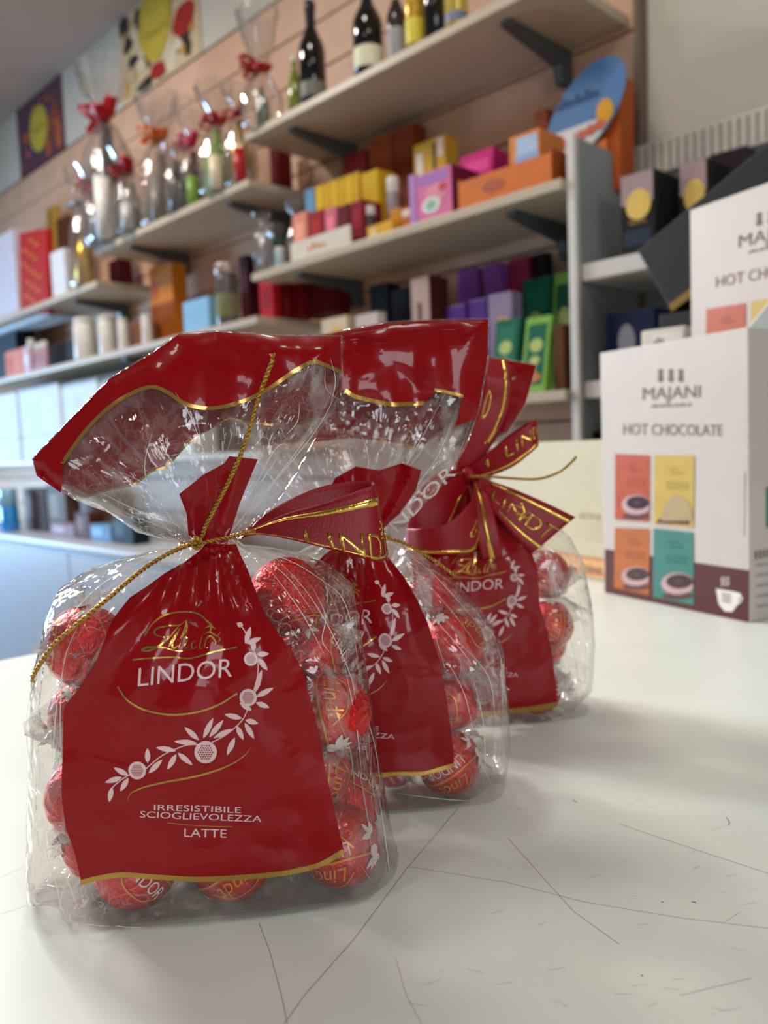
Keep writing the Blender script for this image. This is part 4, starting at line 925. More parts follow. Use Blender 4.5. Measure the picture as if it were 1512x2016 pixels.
# clear tall wrapped things at the left end of the right shelf
def wrapped(name, label, pxc, py, y, zs, wpx, core, bowm=None, cat='gift', grp=None, corew=.68, coreh=.64, bowz=.72, flare=1.0, seed=0, core2=None):
    x = xat(pxc, y, zs + .05); zt = zat(py, x, y); h = zt - zs; r = rad_at(x, y, zs, wpx * 1.35)
    t = thing(name, label, cat, (x, y, zs + .0008), 0, grp)
    b = bowz
    prof = [(.001, 0.0), (r * .85, .004), (r * .95, .04 * h), (r, .25 * h), (r * .85, (b - .2) * h), (r * .45, (b - .06) * h), (r * .16, b * h), (r * .4, (b + .08) * h), (r * .75 * flare, (b + .5 * (1 - b)) * h), (r * flare, h)]
    o = lathe(Acc(), prof, FILM_GIFT, seg=44, wob=.16).build('cellophane', t, uvs=True)
    k = corew * r
    lathe(Acc(), [(0, .006), (k, .007), (k * 1.02, coreh * .55 * h), (k * .8, coreh * .7 * h), (k * .35, coreh * .82 * h), (k * .33, coreh * h), (0, coreh * h)], core).build('contents', t)
    if core2: lathe(Acc(), [(0, .006), (k * .5, .007), (k * .5, coreh * .5 * h), (0, coreh * .52 * h)], core2, c=(k * 1.0, -k * .9)).build('contents', t)
    if bowm:
        A = Acc(); lathe(A, [(r * .17, (b - .012) * h), (r * .22, b * h), (r * .17, (b + .012) * h)], bowm)
        rr = random.Random(seed)
        for q in range(5):
            a = PI + (q - 2) * .75 + rr.uniform(-.2, .2); up = rr.uniform(-.3, .5); L = r * rr.uniform(.9, 1.25); c = Vector((0, 0, b * h))
            d = Vector((math.sin(a), math.cos(a) * .8 - .25, up)).normalized()
            P = [c, c + d * L * .5 + Vector((0, 0, L * .22)), c + d * L + Vector((0, 0, L * .05)), c + d * L * .5 - Vector((0, 0, L * .18)), c + d * L * .06]
            wv = d.cross(Vector((0, 0, 1))).normalized() * L * .17
            PP = [Vector(v) for v in spline(P, 5)]; vs = []
            for p in PP: vs += [p - wv, p + wv]
            A.add(vs, [(2 * i, 2 * i + 1, 2 * i + 3, 2 * i + 2) for i in range(len(PP) - 1)], bowm)
        thick(A.build('bow', t), .0008)
    return t
REDR = M('red gift ribbon', (190, 26, 34), .35); ORR = M('orange gift ribbon', (224, 120, 36), .4); DKC = M('dark chocolate pack', (44, 34, 32), .35); GRC = M('green gift wrap', (126, 166, 70), .4)
GGR = M('grey gift card', (128, 122, 116), .4); WHT = M('white gift card', (222, 218, 212), .4)
wrapped('wrapped_candle', 'clear wrapped silver stick with round top at the left end of the right shelf', 519, 420, 1.46, ZA2, 28, SIL, None, corew=.5, coreh=.72, bowz=.8)
jar('tiny teal jar beside the clear wrapped stick', 'jar', 553, 442, 1.50, ZA2, 26, M('dark teal glass', (34, 60, 58), .2), DKG)
jar('small pale blue pot before the tiny teal jar', 'jar', 551, 488, 1.45, ZA2, 20, M('pale blue glaze', (170, 196, 206), .25), WP)
wrapped('wrapped_glass', 'grey wrapped glass behind the salmon slim box', 584, 392, 1.56, ZA2, 26, GGR, None, coreh=.6)
wrapped('gift_heart_bag', 'clear wrapped gift with tall red loops at the left end of the top shelf', 517, 18, 1.46, ZA1, 60, M('green glass pack', (96, 110, 84), .3), REDR, corew=.35, coreh=.35, bowz=.5, grp=None, seed=4)
# middle shelf: cellophane gifts
G = 'cellophane gifts on the middle shelf'
wrapped('cellophane_gift', 'tallest cellophane gift, first on the middle shelf, with high clear ruff', 222, 128, 1.47, ZB1, 74, DKC, REDR, grp=G, coreh=.66, bowz=.7, seed=1, core2=WHT)
wrapped('cellophane_gift', 'low cellophane gift with red bow before the tallest one', 196, 330, 1.448, ZB1, 52, M('silver blue pack', (150, 165, 190), .3, metal=.4), REDR, grp=G, coreh=.55, seed=12)
wrapped('cellophane_gift', 'small gift with red bow between the tallest and the orange bow one', 262, 300, 1.46, ZB1, 56, GGR, REDR, grp=G, coreh=.6, bowz=.76, seed=2, core2=M('white bottle', (190, 188, 190), .3))
wrapped('cellophane_gift', 'cellophane gift with orange bow and grey top', 322, 186, 1.50, ZB1, 62, M('taupe box', (120, 104, 92), .5), ORR, grp=G, coreh=.55, bowz=.66, seed=3, core2=GGR)
wrapped('cellophane_gift', 'dark bottle gift right of the orange bow', 352, 286, 1.455, ZB1, 40, BK, None, grp=G, coreh=.75, bowz=.82)
wrapped('cellophane_gift', 'cellophane gift with pink and orange bow left of the red bow', 386, 200, 1.50, ZB1, 50, M('brown bottle', (70, 54, 48), .25), M('pink gift ribbon', (206, 44, 96), .4), grp=G, coreh=.55, bowz=.62, seed=6, core2=GRC)
wrapped('cellophane_gift', 'cellophane gift with big red bow and green wrap', 432, 168, 1.46, ZB1, 56, GRC, REDR, grp=G, coreh=.6, bowz=.66, seed=7, core2=M('cream candle', (240, 222, 190), .4))
wrapped('cellophane_gift', 'red and gold gift at the right end of the middle shelf', 476, 170, 1.47, ZB1, 46, M('gold box', (196, 160, 90), .3, metal=.6), REDR, grp=G, coreh=.66, bowz=.72, seed=8, core2=REDR)
good('red_box', 'dark red box at the back of the right end of the middle shelf', 'box', 534, 552, 290, 1.62, ZB1, .05, (110, 16, 22))
# left shelf
wrapped('cellophane_gift', 'cellophane gift hanging over the right end of the left shelf', 168, 330, 1.46, ZC1, 40, GLD, M('silver ribbon', (190, 190, 200), .3, metal=.5), grp=None, coreh=.5, bowz=.7, seed=9)
good('white_box', 'tall lilac white box at the picture edge on the left shelf', 'box', -22, 36, 468, 1.46, ZC1, .08, (206, 200, 214))
good('dark_red_box', 'dark red box behind the lilac white one', 'box', 38, 62, 468, 1.58, ZC1, .06, (78, 18, 28))
t, w, h = good('patterned_box', 'tall red box with golden floral pattern leaning on the left shelf', 'box', 40, 92, 448, 1.47, ZC1, .03, (176, 38, 34), [('d', .2 + .6 * ((k * 37 % 10) / 10), .06 + k * .055, .1, .022, (206, 110, 56)) for k in range(16)])
t.rotation_euler.y = .14
good('gold_stick_box', 'narrow gold striped box behind the leaning red box', 'box', 104, 120, 408, 1.60, ZC1, .03, (176, 146, 66), [('r', .4, 0, .6, 1, (110, 80, 40))])
good('brown_box', 'tall brown box right of the leaning red box', 'box', 122, 144, 428, 1.58, ZC1, .05, (88, 56, 42), [('r', 0, 0, .5, .5, (170, 90, 40))])
good('white_box', 'slim white box in front of the tall brown box', 'box', 104, 130, 494, 1.455, ZC1, .04, (214, 216, 222))
jar('small white mug at the right end of the left shelf', 'mug', 156, 540, 1.45, ZC1, 20, WP, WP)
good('dark_red_box', 'dark red square box at the back right end of the left shelf', 'box', 216, 236, 512, 1.60, ZC1, .06, (84, 16, 30))
# long shelf
good('dark_box', 'dark navy box at the left end of the long shelf', 'box', -20, 36, 662, 1.52, ZB2, .1, (26, 34, 46))
good('white_lid_box', 'flat white box resting on the dark navy one', 'box', -20, 96, 636, 1.50, zat(660, xat(10, 1.52, ZB2), 1.52) + .002, .12, (200, 214, 226))
good('pink_pack', 'pink and orange pack on the long shelf below the white flat box', 'box', 12, 44, 690, 1.45, ZB2, .04, (216, 130, 110), [('r', .1, .1, .45, .8, (206, 84, 50))], grp='pink packs on the long shelf')
good('pink_pack', 'pale pink pack with silver dots beside the pink and orange one', 'box', 46, 62, 682, 1.45, ZB2, .04, (214, 176, 186), [('d', .5, .5, .3, .2, (236, 236, 240))], grp='pink packs on the long shelf')
for a, tp, lb in ((64, 668, 'small clear jar with white lid, left of the three small ones'), (78, 676, 'small clear jar with white lid, middle of the three small ones'), (90, 672, 'small clear jar with white lid, right of the three small ones')):
    jar(lb, 'jar', a, tp, 1.45, ZB2, 14, M('pink jar', (196, 160, 176), .2), WP, grp='small jars on the long shelf')
good('dark_box', 'dark box between the small jars and the white cups', 'box', 98, 146, 676, 1.50, ZB2, .08, (40, 34, 44))
for a, tp, wpx, lb in ((168, 628, 40, 'large white cup, first of the four on the long shelf'), (212, 624, 32, 'white goblet, second of the four on the long shelf'), (244, 628, 20, 'narrow white cup, third of the four'), (290, 620, 20, 'tall white cylinder beside the orange carton')):
    jar(lb, 'cup', a, tp, 1.47, ZB2, wpx, WP, WP, .9, grp='white cups on the long shelf')
good('brown_box', 'brown box between the narrow cup and the tall white cylinder', 'box', 256, 280, 634, 1.50, ZB2, .07, (132, 84, 62))
good('orange_carton', 'orange carton with brown lower half on the long shelf', 'box', 302, 346, 524, 1.58, ZB2, .06, (196, 116, 30), [('r', 0, 0, 1, .55, (140, 72, 24)), ('d', .2, .75, .16, .1, (206, 90, 40))])
good('blue_carton', 'pale blue carton between the orange carton and the silver jar', 'box', 362, 412, 590, 1.46, ZB2, .06, (134, 182, 214))
good('dark_box', 'narrow dark box right of the pale blue carton', 'box', 413, 424, 582, 1.52, ZB2, .08, (30, 40, 44))
jar('silver jar with green label and pale lid left of the dark red boxes', 'jar', 450, 520, 1.49, ZB2, 46, M('smoked silver jar', (104, 98, 100), .25, metal=.3), M('pink silver lid', (190, 170, 164), .3, metal=.4), .82, labelm=M('olive label', (120, 124, 84), .5))
good('dark_red_box', 'very dark red box behind the silver jar', 'box', 476, 492, 504, 1.60, ZB2, .06, (64, 12, 20))
for k, (a, c, col) in enumerate([(512, 538, (190, 26, 34)), (541, 566, (104, 10, 18)), (568, 592, (112, 10, 20)), (594, 655, (88, 8, 16))]):
    good('red_box', ('bright red box, first of the dark red row', 'dark red box, second of the dark red row', 'dark red box, third of the dark red row', 'widest dark red box at the right of its row')[k], 'box', a, c, 548, 1.50 + .03 * k, ZB2, .07, col, [('r', .2, .25, .8, .75, tuple(int(v * .8) for v in col))] if k == 0 else (), 'dark red boxes at the end of the long shelf')
# bottom left shelf: bright cartons and things on the cabinet
for k, (a, c, tp, y, lb) in enumerate([(-30, 40, 780, 1.46, 'pale carton at the left edge of the lowest shelf'), (44, 124, 762, 1.47, 'wide white carton in the middle of the lowest left shelf'), (128, 200, 752, 1.48, 'white carton right of the wide white one'), (204, 290, 742, 1.49, 'white carton behind the drooping corner of the nearest bag'), (296, 380, 735, 1.5, 'white carton seen through the clear film of the nearest bag')]):
    good('white_carton', lb, 'box', a, c, tp, y, ZC3, .1, (214, 222, 228), [('r', 0, .32, 1, .34, (150, 160, 170)), ('r', .1, .5, .5, .8, (196, 206, 216))], 'white cartons on the lowest left shelf')
for k, (a, c, tp, col, lb) in enumerate([(50, 92, 962, (74, 52, 46), 'dark brown tray box on the cabinet at the left'), (96, 132, 955, (96, 74, 60), 'brown box beside the dark tray box on the cabinet'), (178, 218, 1034, (110, 150, 184), 'blue box on the cabinet behind the neck of the nearest bag'), (222, 262, 1020, (26, 36, 44), 'black box right of the blue box on the cabinet'), (150, 176, 1010, (92, 44, 34), 'red brown box left of the blue box'), (100, 146, 1032, (150, 124, 134), 'pale mauve packet on the cabinet')]):
    good('cabinet_box', lb, 'box', a, c, tp, 1.50 if k < 2 else 1.44, .8135, .07, col, [('r', .1, .3, .6, .8, tuple(min(255, int(v * 1.25)) for v in col))], 'boxes on the cabinet')
jar('blue highlight stand-in added on the cabinet at the picture edge', 'highlight_stand_in', 20, 962, 1.42, .8135, 36, M('blue highlight', (40, 150, 230), .1, coat=1), M('pale blue highlight', (150, 210, 240), .1, coat=1), .6)  # added jar shape standing in for a blue blob of light
# low right shelf: bags of sweets
V = (120, 62, 140)
for k, (a, c, tp, y, col, lb) in enumerate([(908, 944, 530, 1.60, V, 'purple bag, back row, left'), (958, 992, 520, 1.60, V, 'purple bag, back row, right'), (1006, 1046, 508, 1.64, (150, 44, 80), 'raspberry red bag in the back row'), (1052, 1080, 500, 1.66, (36, 24, 26), 'black bag in the back row right of the raspberry one')]):
    good('sweet_bag', lb, 'bag', a, c, tp, y, ZA3, .03, col, [('r', .1, .35, .55, .8, tuple(min(255, int(v * 1.15)) for v in col))], 'bags standing at the back of the low right shelf', rough=.3)
for k, (a, c, tp, lb) in enumerate([(885, 920, 602, 'violet bag with gold bow, left of the front row'), (928, 962, 590, 'violet bag with gold bow, second of the front row'), (966, 1012, 578, 'lilac bag with large shining gold bow')]):
    good('sweet_bag', lb, 'bag', a, c, tp, 1.53, ZA3, .04, ((92, 58, 140), (88, 54, 132), (150, 130, 160))[k], [('d', .6, .72, .3, .05, SHINYGOLD), ('d', .6, .66, .1, .1, SHINYGOLD)], 'violet bags with gold bows', rough=.3)
DG = (20, 96, 74); LG = (124, 176, 74)
def green(label, a, c, tp, y, zb, col, tilt=0):
    t, w, h = good('chocolate_bar', label, 'chocolate', a, c, tp, y, zb, .018, col, [('r', .14, .1, .86, .9, DG if col == LG else (26, 110, 84)), ('d', .5, .62, .26, .09, (176, 190, 110)), ('d', .5, .42, .2, .06, (176, 190, 110)), ('d', .5, .2, .3, .07, (190, 120, 70))], 'green chocolate bars on the low right shelf', tilt=tilt)
    return t
green('dark green bar in the upper row beside the purple bags', 1018, 1074, 542, 1.58, ZA3, DG, -.12)
green('light green bar in the upper row beside the white unit', 1080, 1128, 530, 1.58, ZA3, LG, -.12)
green('dark green bar in the front row, left', 962, 1010, 622, 1.46, ZA3, DG, -.2)
green('light green bar in the front row, largest and tilted back', 1022, 1072, 618, 1.45, ZA3, LG, -.2)
good('brown_box', 'brown box right of the front light green bar', 'box', 1092, 1112, 640, 1.47, ZA3, .08, (92, 54, 24))
good('black_box', 'black box at the left of the low right shelf', 'box', 736, 772, 560, 1.62, ZA3, .05, (20, 16, 18), (), 'black boxes on the low right shelf')
good('black_box', 'black box beside the beige tall box', 'box', 778, 812, 568, 1.60, ZA3, .05, (24, 18, 20), (), 'black boxes on the low right shelf')
good('beige_box', 'tall beige box with dark mark on the low right shelf', 'box', 816, 852, 546, 1.50, ZA3, .07, (186, 158, 146), [('r', .38, .62, .56, .8, (90, 50, 54)), ('r', .1, 0, .9, .4, (226, 206, 180)), ('s', 0, 0, 1, 1, (80, 34, 26))])
good('cream_packet', 'cream packet above the red band of the middle bag', 'box', 640, 690, 626, 1.50, ZA3, .03, (214, 192, 160), [('r', .4, .3, .8, .9, (220, 180, 90))])
good('cream_packet', 'pale pink packet right of the cream packet', 'box', 706, 750, 618, 1.47, ZA3, .03, (206, 186, 184))
# ------------------------------------------------------------------ white metal unit on the right
GREY = M('grey powder coated steel', (150, 158, 160), .5, var=.02); WHS = M('white powder coated steel', (216, 210, 206), .4, var=.02)
UX = -.918
t = thing('gondola_unit', 'white and grey metal shelf unit right of the wooden shelves', 'shelf unit', (UX, WY, 0))
box(Acc(), (-.014, -.245, 0), (0, -.004, 1.748), GREY, .002).build('end_panel', t, smooth=False)
box(Acc(), (-.0155, -.262, 0), (.0035, -.246, 1.752), WHS, .003).build('front_post', t, smooth=False)
A = box(Acc(), (.001, -.004, 0), (1.8, -.001, 1.77), GREY); struct_holes = M('dark slot', (150, 140, 132), .6)
box(A, (.001, -.022, 1.706), (1.8, -.005, 1.775), M('ribbed white strip', (206, 196, 186), .45), .003)
for k in range(100): box(A, (.01 + k * .018, -.0235, 1.712), (.0145 + k * .018, -.0222, 1.768), struct_holes)
A.build('back_panel', t, smooth=False)
ZD1, ZD2 = 1.497, 1.262
box(Acc(), (.004, -.245, ZD1 - .034), (1.8, -.005, ZD1), WHS, .003).build('shelf_board', t, smooth=False)
box(Acc(), (.004, -.245, ZD2 - .034), (1.8, -.005, ZD2), WHS, .003).build('shelf_board', t, smooth=False)
box(Acc(), (.004, -.245, .9), (1.8, -.005, .93), WHS, .003).build('shelf_board', t, smooth=False)
SEAL = M('round gold seal', (232, 196, 104), .35, metal=.2)
def darkbar(label, a, c, tp, y, zs, dep, n):
    t, w, h = good('dark_chocolate_box', label, 'chocolate', a, c, tp, y, zs, dep, (40, 38, 40), [('r', .04, .62, .96, .99, (168, 142, 146)), ('r', .12, .1, .88, .3, (44, 54, 70)), ('d', .54, .60, .36, .19, SEAL), ('t', 'Venchi', .25, .75, .36, .06, (190, 150, 90))], 'dark chocolate boxes on the white unit', rough=.3)
    A = Acc()
    for k in range(n): box(A, (w + .0002, .004 + k * dep / n, .002), (w + .0022, k * dep / n + dep / n - .002, h - .004), M('card 40 38 40'))
    A.build('box_edges', t, smooth=False)
darkbar('dark chocolate box with round gold seal at the left of the upper shelf', 1222, 1290, 340, 1.475, ZD1, .12, 6)
darkbar('dark chocolate box with gold seal, right one, behind the black carton', 1338, 1394, 318, 1.52, ZD1, .1, 5)
good('dark_bag', 'dark crinkled bag at the back of the upper shelf of the white unit', 'bag', 1396, 1470, 296, 1.60, ZD1, .06, (48, 36, 42), rough=.3)
good('navy_box', 'navy box with silver disc on the lower shelf of the white unit', 'box', 1196, 1290, 612, 1.50, ZD2 - .0, .12, (20, 32, 66), [('d', .42, .55, .18, .26, (140, 144, 156))])
good('black_tray', 'black tray on the lowest shelf of the white unit', 'box', 1140, 1190, 850, 1.50, .93, .15, (22, 22, 24))
# ------------------------------------------------------------------ counter
CTM = M('cream counter laminate', (226, 231, 224), .36, var=.03, scale=7, spec=.4)
nt = CTM.node_tree; p = nt.nodes['Principled BSDF']
t = thing('counter', 'cream laminate shop counter with fine scratches, carrying the bags and cartons', 'counter', (-.855, -.5, 0))
A = box(Acc(), (0, 0, .912), (2.6, 1.78, .95), CTM, .003)
SCR = M('scratch', (150, 143, 138), .7); SCL = M('faint scratch', (200, 195, 190), .6)
def gpt(px, py, dz=.00025):
    P = hit(px, py, 2, .95); return np.array([P[0] + .855, P[1] + .5, .95 + dz])
def scratch(pts, w, m):
    P = [gpt(*q) for q in pts]; vs = []; fs = []
    for i, q in enumerate(P):
        d = P[min(i + 1, len(P) - 1)] - P[max(i - 1, 0)]; d /= np.linalg.norm(d); nn = np.array([-d[1], d[0], 0]) * w / 2; vs += [q - nn, q + nn]
    for i in range(len(P) - 1): fs.append((2 * i, 2 * i + 2, 2 * i + 3, 2 * i + 1))
    A.add(vs, fs, m)
for a, w, m in (([(902, 1592), (800, 1712), (700, 1846), (600, 1960), (560, 2016)], .00022, SCR), ([(510, 1818), (530, 1870), (545, 1925), (556, 1968), (566, 2016)], .0002, SCR), ([(1218, 1622), (1330, 1660), (1440, 1696), (1512, 1720)], .0003, SCL), ([(800, 1706), (1000, 1738), (1150, 1776), (1330, 1806), (1512, 1828)], .0003, SCL), ([(1000, 1650), (1080, 1740), (1130, 1795), (1220, 1860)], .0003, SCL), ([(1340, 1960), (1480, 1926)], .00025, SCL), ([(0, 1728), (60, 1700), (120, 1690)], .0002, SCL), ([(1430, 1610), (1436, 1618), (1434, 1626)], .0004, SCR), ([(1128, 1576), (1136, 1580)], .0005, SCR), ([(1362, 1776), (1370, 1777)], .0007, SCR), ([(1262, 1920), (1265, 1923)], .0006, SCR), ([(1302, 1776), (1306, 1776)], .0005, SCR), ([(0, 1800), (60, 1780)], .0002, SCL), ([(780, 1890), (800, 1960), (830, 2016)], .0002, SCL)):
    scratch(a, w, m)
r = random.Random(3)
for k in range(60):
    x, y = r.uniform(800, 1500), r.uniform(1560, 2000); a = r.uniform(-.6, .3); L = r.uniform(6, 40)
    scratch([(x, y), (x + L * math.cos(a), y + L * math.sin(a))], .00016, SCL)
A.build('worktop', t, smooth=False)
box(Acc(), (.04, .03, .1), (2.55, 1.72, .911), M('counter front panel', (190, 184, 178), .5), .003).build('body', t, smooth=False)
box(Acc(), (.08, .07, 0), (2.5, 1.68, .099), MATS['dark plinth']).build('plinth', t, smooth=False)
# ------------------------------------------------------------------ hot chocolate display cartons
c5 = lambda x, y: (x / 3.0534 + 1100, y / 3.0534 + 600)
O1 = hit(1190, 1166, 2, .95); E1 = hit(1476, 1226, 2, .95) - O1; W1 = np.linalg.norm(E1); E1 /= W1; D1 = np.array([-E1[1], E1[0], 0])
def fplane(O, E, px, py):
    N = np.array([E[1], -E[0], 0]); d = ray(px, py); tt = (O - CAM).dot(N) / d.dot(N); P = CAM + tt * d - O; return P.dot(E), P[2]
sz = lambda x, y: fplane(O1, E1, *c5(x, y))
H1 = (sz(280, 262)[1] + sz(1150, 165)[1]) / 2
CARD = M('white carton board', (198, 187, 180), .45, var=.02); CARDS = M('white carton lit cool', (214, 216, 216), .45, var=.02)  # CARDS: the same white board with cool side light put into its colour
BRN = M('brown print', (84, 30, 26), .5); TXT = M('grey brown lettering', (112, 96, 90), .6); TXB = M('brown lettering', (132, 92, 84), .6)
ORP = M('orange sachet', (182, 74, 24), .45, var=.1, scale=60); ORP2 = M('amber sachet', (182, 98, 34), .45, var=.1, scale=60); YEP = M('yellow sachet', (196, 164, 70), .45, var=.06, scale=60); TEP = M('teal sachet', (64, 124, 114), .45, var=.08, scale=60)
CHO = M('chocolate print', (62, 28, 30), .3); CUP = M('cup print', (196, 160, 160), .4); DKP = M('dark saucer print', (86, 48, 44), .4); WHP = M('white print', (232, 224, 220), .4)
def carton_art(A):
    def q(pts, m, o):
        P = [sz(*p) for p in pts]; A.add([(s, -o, z) for s, z in P], [tuple(range(len(P)))], m)
    def sh(shape, m, o):
        vs, fs = shape; P = [sz(*p) for p in vs]; A.add([(s, -o, z) for s, z in P], fs, m)
    q([(278, 1468), (1149, 1598), (1145, 1912), (279, 1742)], BRN, .0004)
    for pts, m, mt, cup in (([(342, 897), (550, 906), (548, 1306), (340, 1290)], ORP, M('orange sachet dark', (170, 70, 24), .5), 1), ([(577, 906), (818, 908), (812, 1340), (574, 1316)], YEP, M('yellow sachet dark', (176, 148, 60), .5), 2), ([(340, 1340), (548, 1346), (546, 1746), (334, 1700)], ORP2, M('amber sachet dark', (172, 88, 30), .5), 1), ([(572, 1344), (812, 1368), (814, 1804), (570, 1756)], TEP, M('teal sachet dark', (46, 110, 104), .5), 1)):
        q(pts, m, .0008)
        x0, y0 = pts[0]; x1 = pts[1][0]; y1 = (pts[2][1] + pts[3][1]) / 2; w = x1 - x0; h = y1 - y0
        sh(([(x0 + w * a, y0 + h * b) for a, b in ((.3, .36), (.85, .38), (.85, .50), (.3, .48))], [(0, 1, 2, 3)]), mt, .0011)
        for k, (a, b, c, g) in enumerate([(.35, .65, .16, .04), (.42, .75, .23, .03)]):
            sh(text_px('MAJANI' if k else '~~~', (x0 + w * a, y0 + h * (c + g)), (x0 + w * b, y0 + h * (c + g + .01)), (0, -h * g)), mt, .0011)
        if cup == 1:
            for c, rx, ry, mm, o in (((.62, .93), .40, .05, DKP, .0011), ((.62, .76), .42, .15, CUP, .0013), ((.66, .73), .33, .10, CHO, .0015), ((.66, .73), .10, .03, DKP, .0017)):
                pts2 = [(min(x1 - 2, x0 + w * (c[0] + rx * math.cos(a))), y0 + h * (c[1] + ry * math.sin(a))) for a in [2 * PI * k / 24 for k in range(24)]]
                q(pts2, mm, o)
        else:
            q([(x0 + w * .05, y0 + h * .96), (x0 + w * .12, y0 + h * .9), (x0 + w * .88, y0 + h * .92), (x0 + w * .88, y0 + h * .985)], DKP, .0011)
            q([(min(x1 - 12, x0 + w * (.58 + .4 * math.cos(a))), y0 + h * (.93 - .36 * max(0, math.sin(a)))) for a in [PI * k / 16 for k in range(17)]], M('biscuit print', (176, 150, 110), .5), .0013)
    for cx in (613, 675, 735):
        for (x, y, r_) in ((cx, 400, 15), (cx, 424, 13), (cx, 448, 17)): sh(disc_px((x, y), r_, 10), TXT, .0006)
    sh(text_px('MAJANI', (506, 572), (852, 556), (2, -74)), TXT, .0006)
    sh(text_px('~~~~~~~~~~~~~~~', (556, 616), (800, 606), (5, -18)), TXB, .0006)
    sh(text_px('HOT CHOCOLATE', (390, 780), (985, 786), (1, -66)), TXB, .0006)
    sh(stroke_px([(1118, 1000), (1114, 1385)], 7), M('faint print', (196, 176, 170), .6), .0006)
    q([(948, 1706), (1040, 1720), (1098, 1735), (1080, 1800), (1046, 1846), (1000, 1842), (965, 1800)], WHP, .0008)
    sh(stroke_px([(1090, 1745), (1105, 1765), (1085, 1798)], 9, 5), WHP, .0009)
    for x in (985, 1003, 1022): sh(stroke_px([(x - 6, 1690), (x + 4, 1672), (x - 4, 1655), (x + 4, 1635)], 6, 4), WHP, .0009)
    for y in (1738, 1758, 1778): sh(stroke_px([(985, y), (1040, y + 8)], 9), M('cup lettering', (150, 110, 104), .5), .0011)
def side_art(A, w, h):
    s = lambda y0, z0, y1, z1, m, o=.0006: A.add([(w + o, y0, z0), (w + o, y1, z0), (w + o, y1, z1), (w + o, y0, z1)], [(0, 1, 2, 3)], m)
    for k in range(10): s(.03, h * .80 - k * .012, .09, h * .80 - k * .012 + .006, M('grey side print', (150, 156, 158), .6))
    s(.025, h * .32, .085, h * .46, TEP); s(.04, h * .33, .085, h * .37, CHO, .0009)
    for k in range(12): s(.008 + k * .006, h * .215, .0105 + k * .006, h * .245, M('barcode ink', (40, 40, 42), .5))
    for k in range(5): s(.01, h * .19 - k * .011, .085, h * .19 - k * .011 + .003, MATS['grey side print'])
DEP = .10
AN = math.atan2(E1[1], E1[0])
def hot_choc(label, O, gusset):
    t = thing('display_carton', label, 'carton', tuple(O), AN, 'hot chocolate display cartons')
    A = box(Acc(), (0, 0, 0), (W1, DEP, H1 if not gusset else H1 - .0), CARD, .0012)
    carton_art(A); side_art(A, W1, H1)
    A.build('carton', t, smooth=False)
    if gusset:
        pr = [(.0, H1 - .002), (DEP * 1.0, H1 + .085), (DEP, H1 - .002)]
        A = Acc(); A.add([(W1 - .002, y, z) for y, z in pr] + [(W1 + .0005, y, z) for y, z in pr], [(0, 1, 2), (3, 5, 4), (0, 3, 4, 1), (1, 4, 5, 2)], CARDS)
        A.build('side_flap', t, smooth=False)
    return t
O1[2] = .9505
hot_choc('white hot chocolate carton with four sachets printed, standing on the counter', O1, True)
Q = O1 + D1 * .115
s, z = fplane(np.array([Q[0], Q[1], 0]), E1, 1358, 414)
O2 = np.array([Q[0], Q[1], 0]) + E1 * s; O2[2] = z - H1
hot_choc('upper hot chocolate carton, raised behind the front one and cut by the picture edge', O2, False)
# supports hidden behind the front carton
SUP = O2.copy(); SUP[2] = .9505
t = thing('plain_carton', 'plain white carton under the upper hot chocolate carton', 'carton', tuple(SUP), AN)
box(Acc(), (.01, .004, 0), (W1 - .01, DEP - .004, O2[2] - .9515), CARDS, .001).build('carton', t, smooth=False)
# white label carton peeping over the front carton
yy = 1.055
x0, x1 = xat(1262, yy, 1.28), xat(1350, yy, 1.28); zt = zat(646, (x0 + x1) / 2, yy)
t = thing('label_carton', 'white carton with grey label peeping over the front hot chocolate carton', 'carton', (x0, yy, .9505))
A = box(Acc(), (0, 0, 0), (x1 - x0 + .0, .08, zt - .9505), M('cream white carton', (214, 208, 196), .5), .003); w = x1 - x0
art_rect(A, w * .25, zt - .9505 - .03, w * .95, zt - .9505 - .006, WHP); art_text(A, '~~~', w * .3, w * .55, zt - .9505 - .02, .008, TXT, -.001)
A.build('carton', t, smooth=False)
# black carton, tipped up
y3 = 1.20
a = hit(1266, 486, 1, y3); b = hit(1322, 617, 1, y3); c = hit(1512, 283, 1, y3)
th = math.atan2(c[2] - a[2], c[0] - a[0]); hh = math.hypot(b[0] - a[0], b[2] - a[2])
t = thing('black_carton', 'large black carton with gold lower edge tipped up beside the hot chocolate cartons', 'carton', (b[0] + .0, y3, b[2] + .0015)); t.rotation_euler.y = -th
A = box(Acc(), (-.0, 0, 0), (.34, .07, hh), M('matt black card', (30, 29, 30), .55), .003)
box(A, (.002, -.003, .0), (.338, -.0005, .012), M('dull gold edge', (150, 120, 66), .4, metal=.4))
A.build('carton', t, smooth=False)
t = thing('black_carton', 'upright black carton carrying the tipped up one', 'carton', (b[0] - .015, y3 - .01, .9505))
box(Acc(), (0, 0, 0), (.22, .1, b[2] - .9515), MATS['matt black card'], .002).build('carton', t, smooth=False)
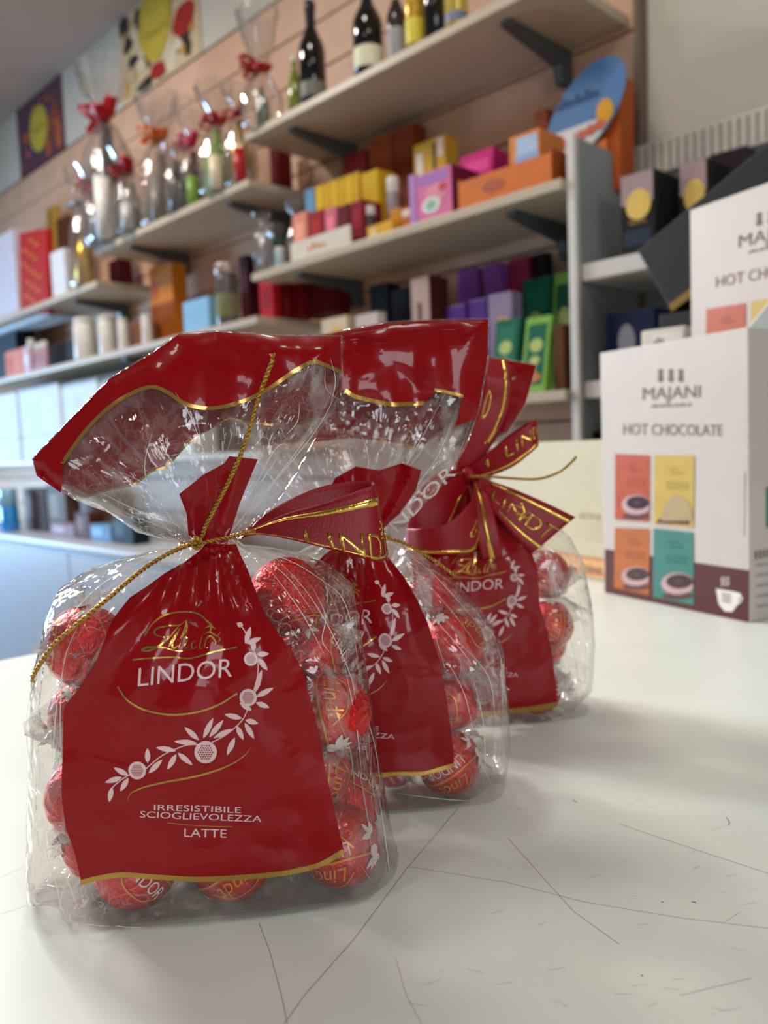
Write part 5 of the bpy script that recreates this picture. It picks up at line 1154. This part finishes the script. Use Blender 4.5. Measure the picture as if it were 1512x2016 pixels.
# beige carton
Pb = hit(1189, 1146, 2, .95); tp = fplane(Pb, E1, 1188, 867)[1]
t = thing('beige_carton', 'wide beige carton with orange strip along its foot, behind the rear bag', 'carton', (Pb[0] - E1[0] * .27, Pb[1] - E1[1] * .27, .9505), AN)
w = .30
A = box(Acc(), (0, 0, 0), (w, .12, tp), M('beige carton board', (200, 188, 158), .5, var=.02), .0015)
c7 = lambda x, y: (x / 4.447 + 880, y / 4.447 + 780)
Ob = np.array([Pb[0] - E1[0] * .27, Pb[1] - E1[1] * .27, .9505]); s7 = lambda x, y: fplane(Ob, E1, *c7(x, y))
def q7(pts, m, o=.0005): P = [s7(*p) for p in pts]; A.add([(s, -o, max(.001, z)) for s, z in P], [tuple(range(len(P)))], m)
z0 = s7(1370, 1615)[1]; z1 = s7(1370, 1425)[1]
art_rect(A, .001, .004, w - .001, z1, M('orange strip print', (226, 170, 108), .5)); art_rect(A, .001, .008, w - .001, .011, M('orange line print', (200, 120, 60), .5), -.0009); art_rect(A, .001, z1 - .003, w - .001, z1, MATS['orange line print'], -.0009)
A2 = text2d('originale')
sA, zA = s7(1180, 1515); sB, zB = s7(1365, 1530); A.add([(sA + (sB - sA) * x, -.0011, zB - .004 + .011 * y) for x, y in A2[0]], A2[1], M('beige carton lettering', (130, 110, 96), .6))
sA, zA = s7(1150, 1060); sB, zB = s7(1350, 1062); A2 = text2d('ARTINE'); A.add([(sA + (sB - sA) * x, -.0008, zB - .004 + .009 * y) for x, y in A2[0]], A2[1], M('faint brown lettering', (186, 162, 140), .6))
for k in range(3): art_rect(A, sA + .01, zB - .014 - k * .009, sB, zB - .011 - k * .009, M('faint print lines', (206, 186, 158), .6))
A.build('carton', t, smooth=False)
# ------------------------------------------------------------------ light
def area(name, loc, target, size, power, col, sy=None):
    l = bpy.data.lights.new(name, 'AREA'); l.energy = power; l.color = col; l.size = size
    if sy: l.shape = 'RECTANGLE'; l.size_y = sy
    o = bpy.data.objects.new(name, l); COL.objects.link(o); o.location = loc
    o.rotation_euler = (Vector(target) - Vector(loc)).to_track_quat('-Z', 'Y').to_euler(); return o
o = area('window_daylight', (-5.9, .1, 1.15), (-3.7, 1.5, 1.15), 1.4, 36, (.40, .68, 1), 1.0); o.data.spread = math.radians(100)
o = area('added_left_daylight', (-2.3, .15, 1.85), (-.2, .35, .95),   .45, 8.6, (1, .985, .97), .45); o.data.spread = math.radians(85)  # added mid-room light: daylight from the left and its shadows on the counter
o = area('added_right_light', (2.0, -.7, 1.75), (-.3, .6, 1.0), .8, 8, (.84, .94, 1), .8); o.data.spread = math.radians(120)  # added cool light for film highlights and right-hand faces, no window behind it
for i, (x, y, pw) in enumerate(((-1.1, .6, 10), (-2.9, .4, 36), (.3, .1, 6), (-.4, -1.3, 6))):
    area('ceiling_lamp', (x, y, 2.93), (x, y, 0), .3, pw, (1, .945, .87))
w = bpy.data.worlds.new('World'); scn.world = w; w.use_nodes = True
w.node_tree.nodes['Background'].inputs[0].default_value = (.86, .92, .94, 1); w.node_tree.nodes['Background'].inputs[1].default_value = .17
scn.view_settings.view_transform = 'Standard'; scn.view_settings.look = 'None'; scn.view_settings.gamma = 1; scn.view_settings.exposure = 0.1
scn.view_settings.use_curve_mapping = False
scn.cycles.transparent_max_bounces = 24; scn.cycles.max_bounces = 8; scn.cycles.use_denoising = True
scn.cycles.caustics_reflective = False; scn.cycles.caustics_refractive = False; scn.cycles.sample_clamp_indirect = 6
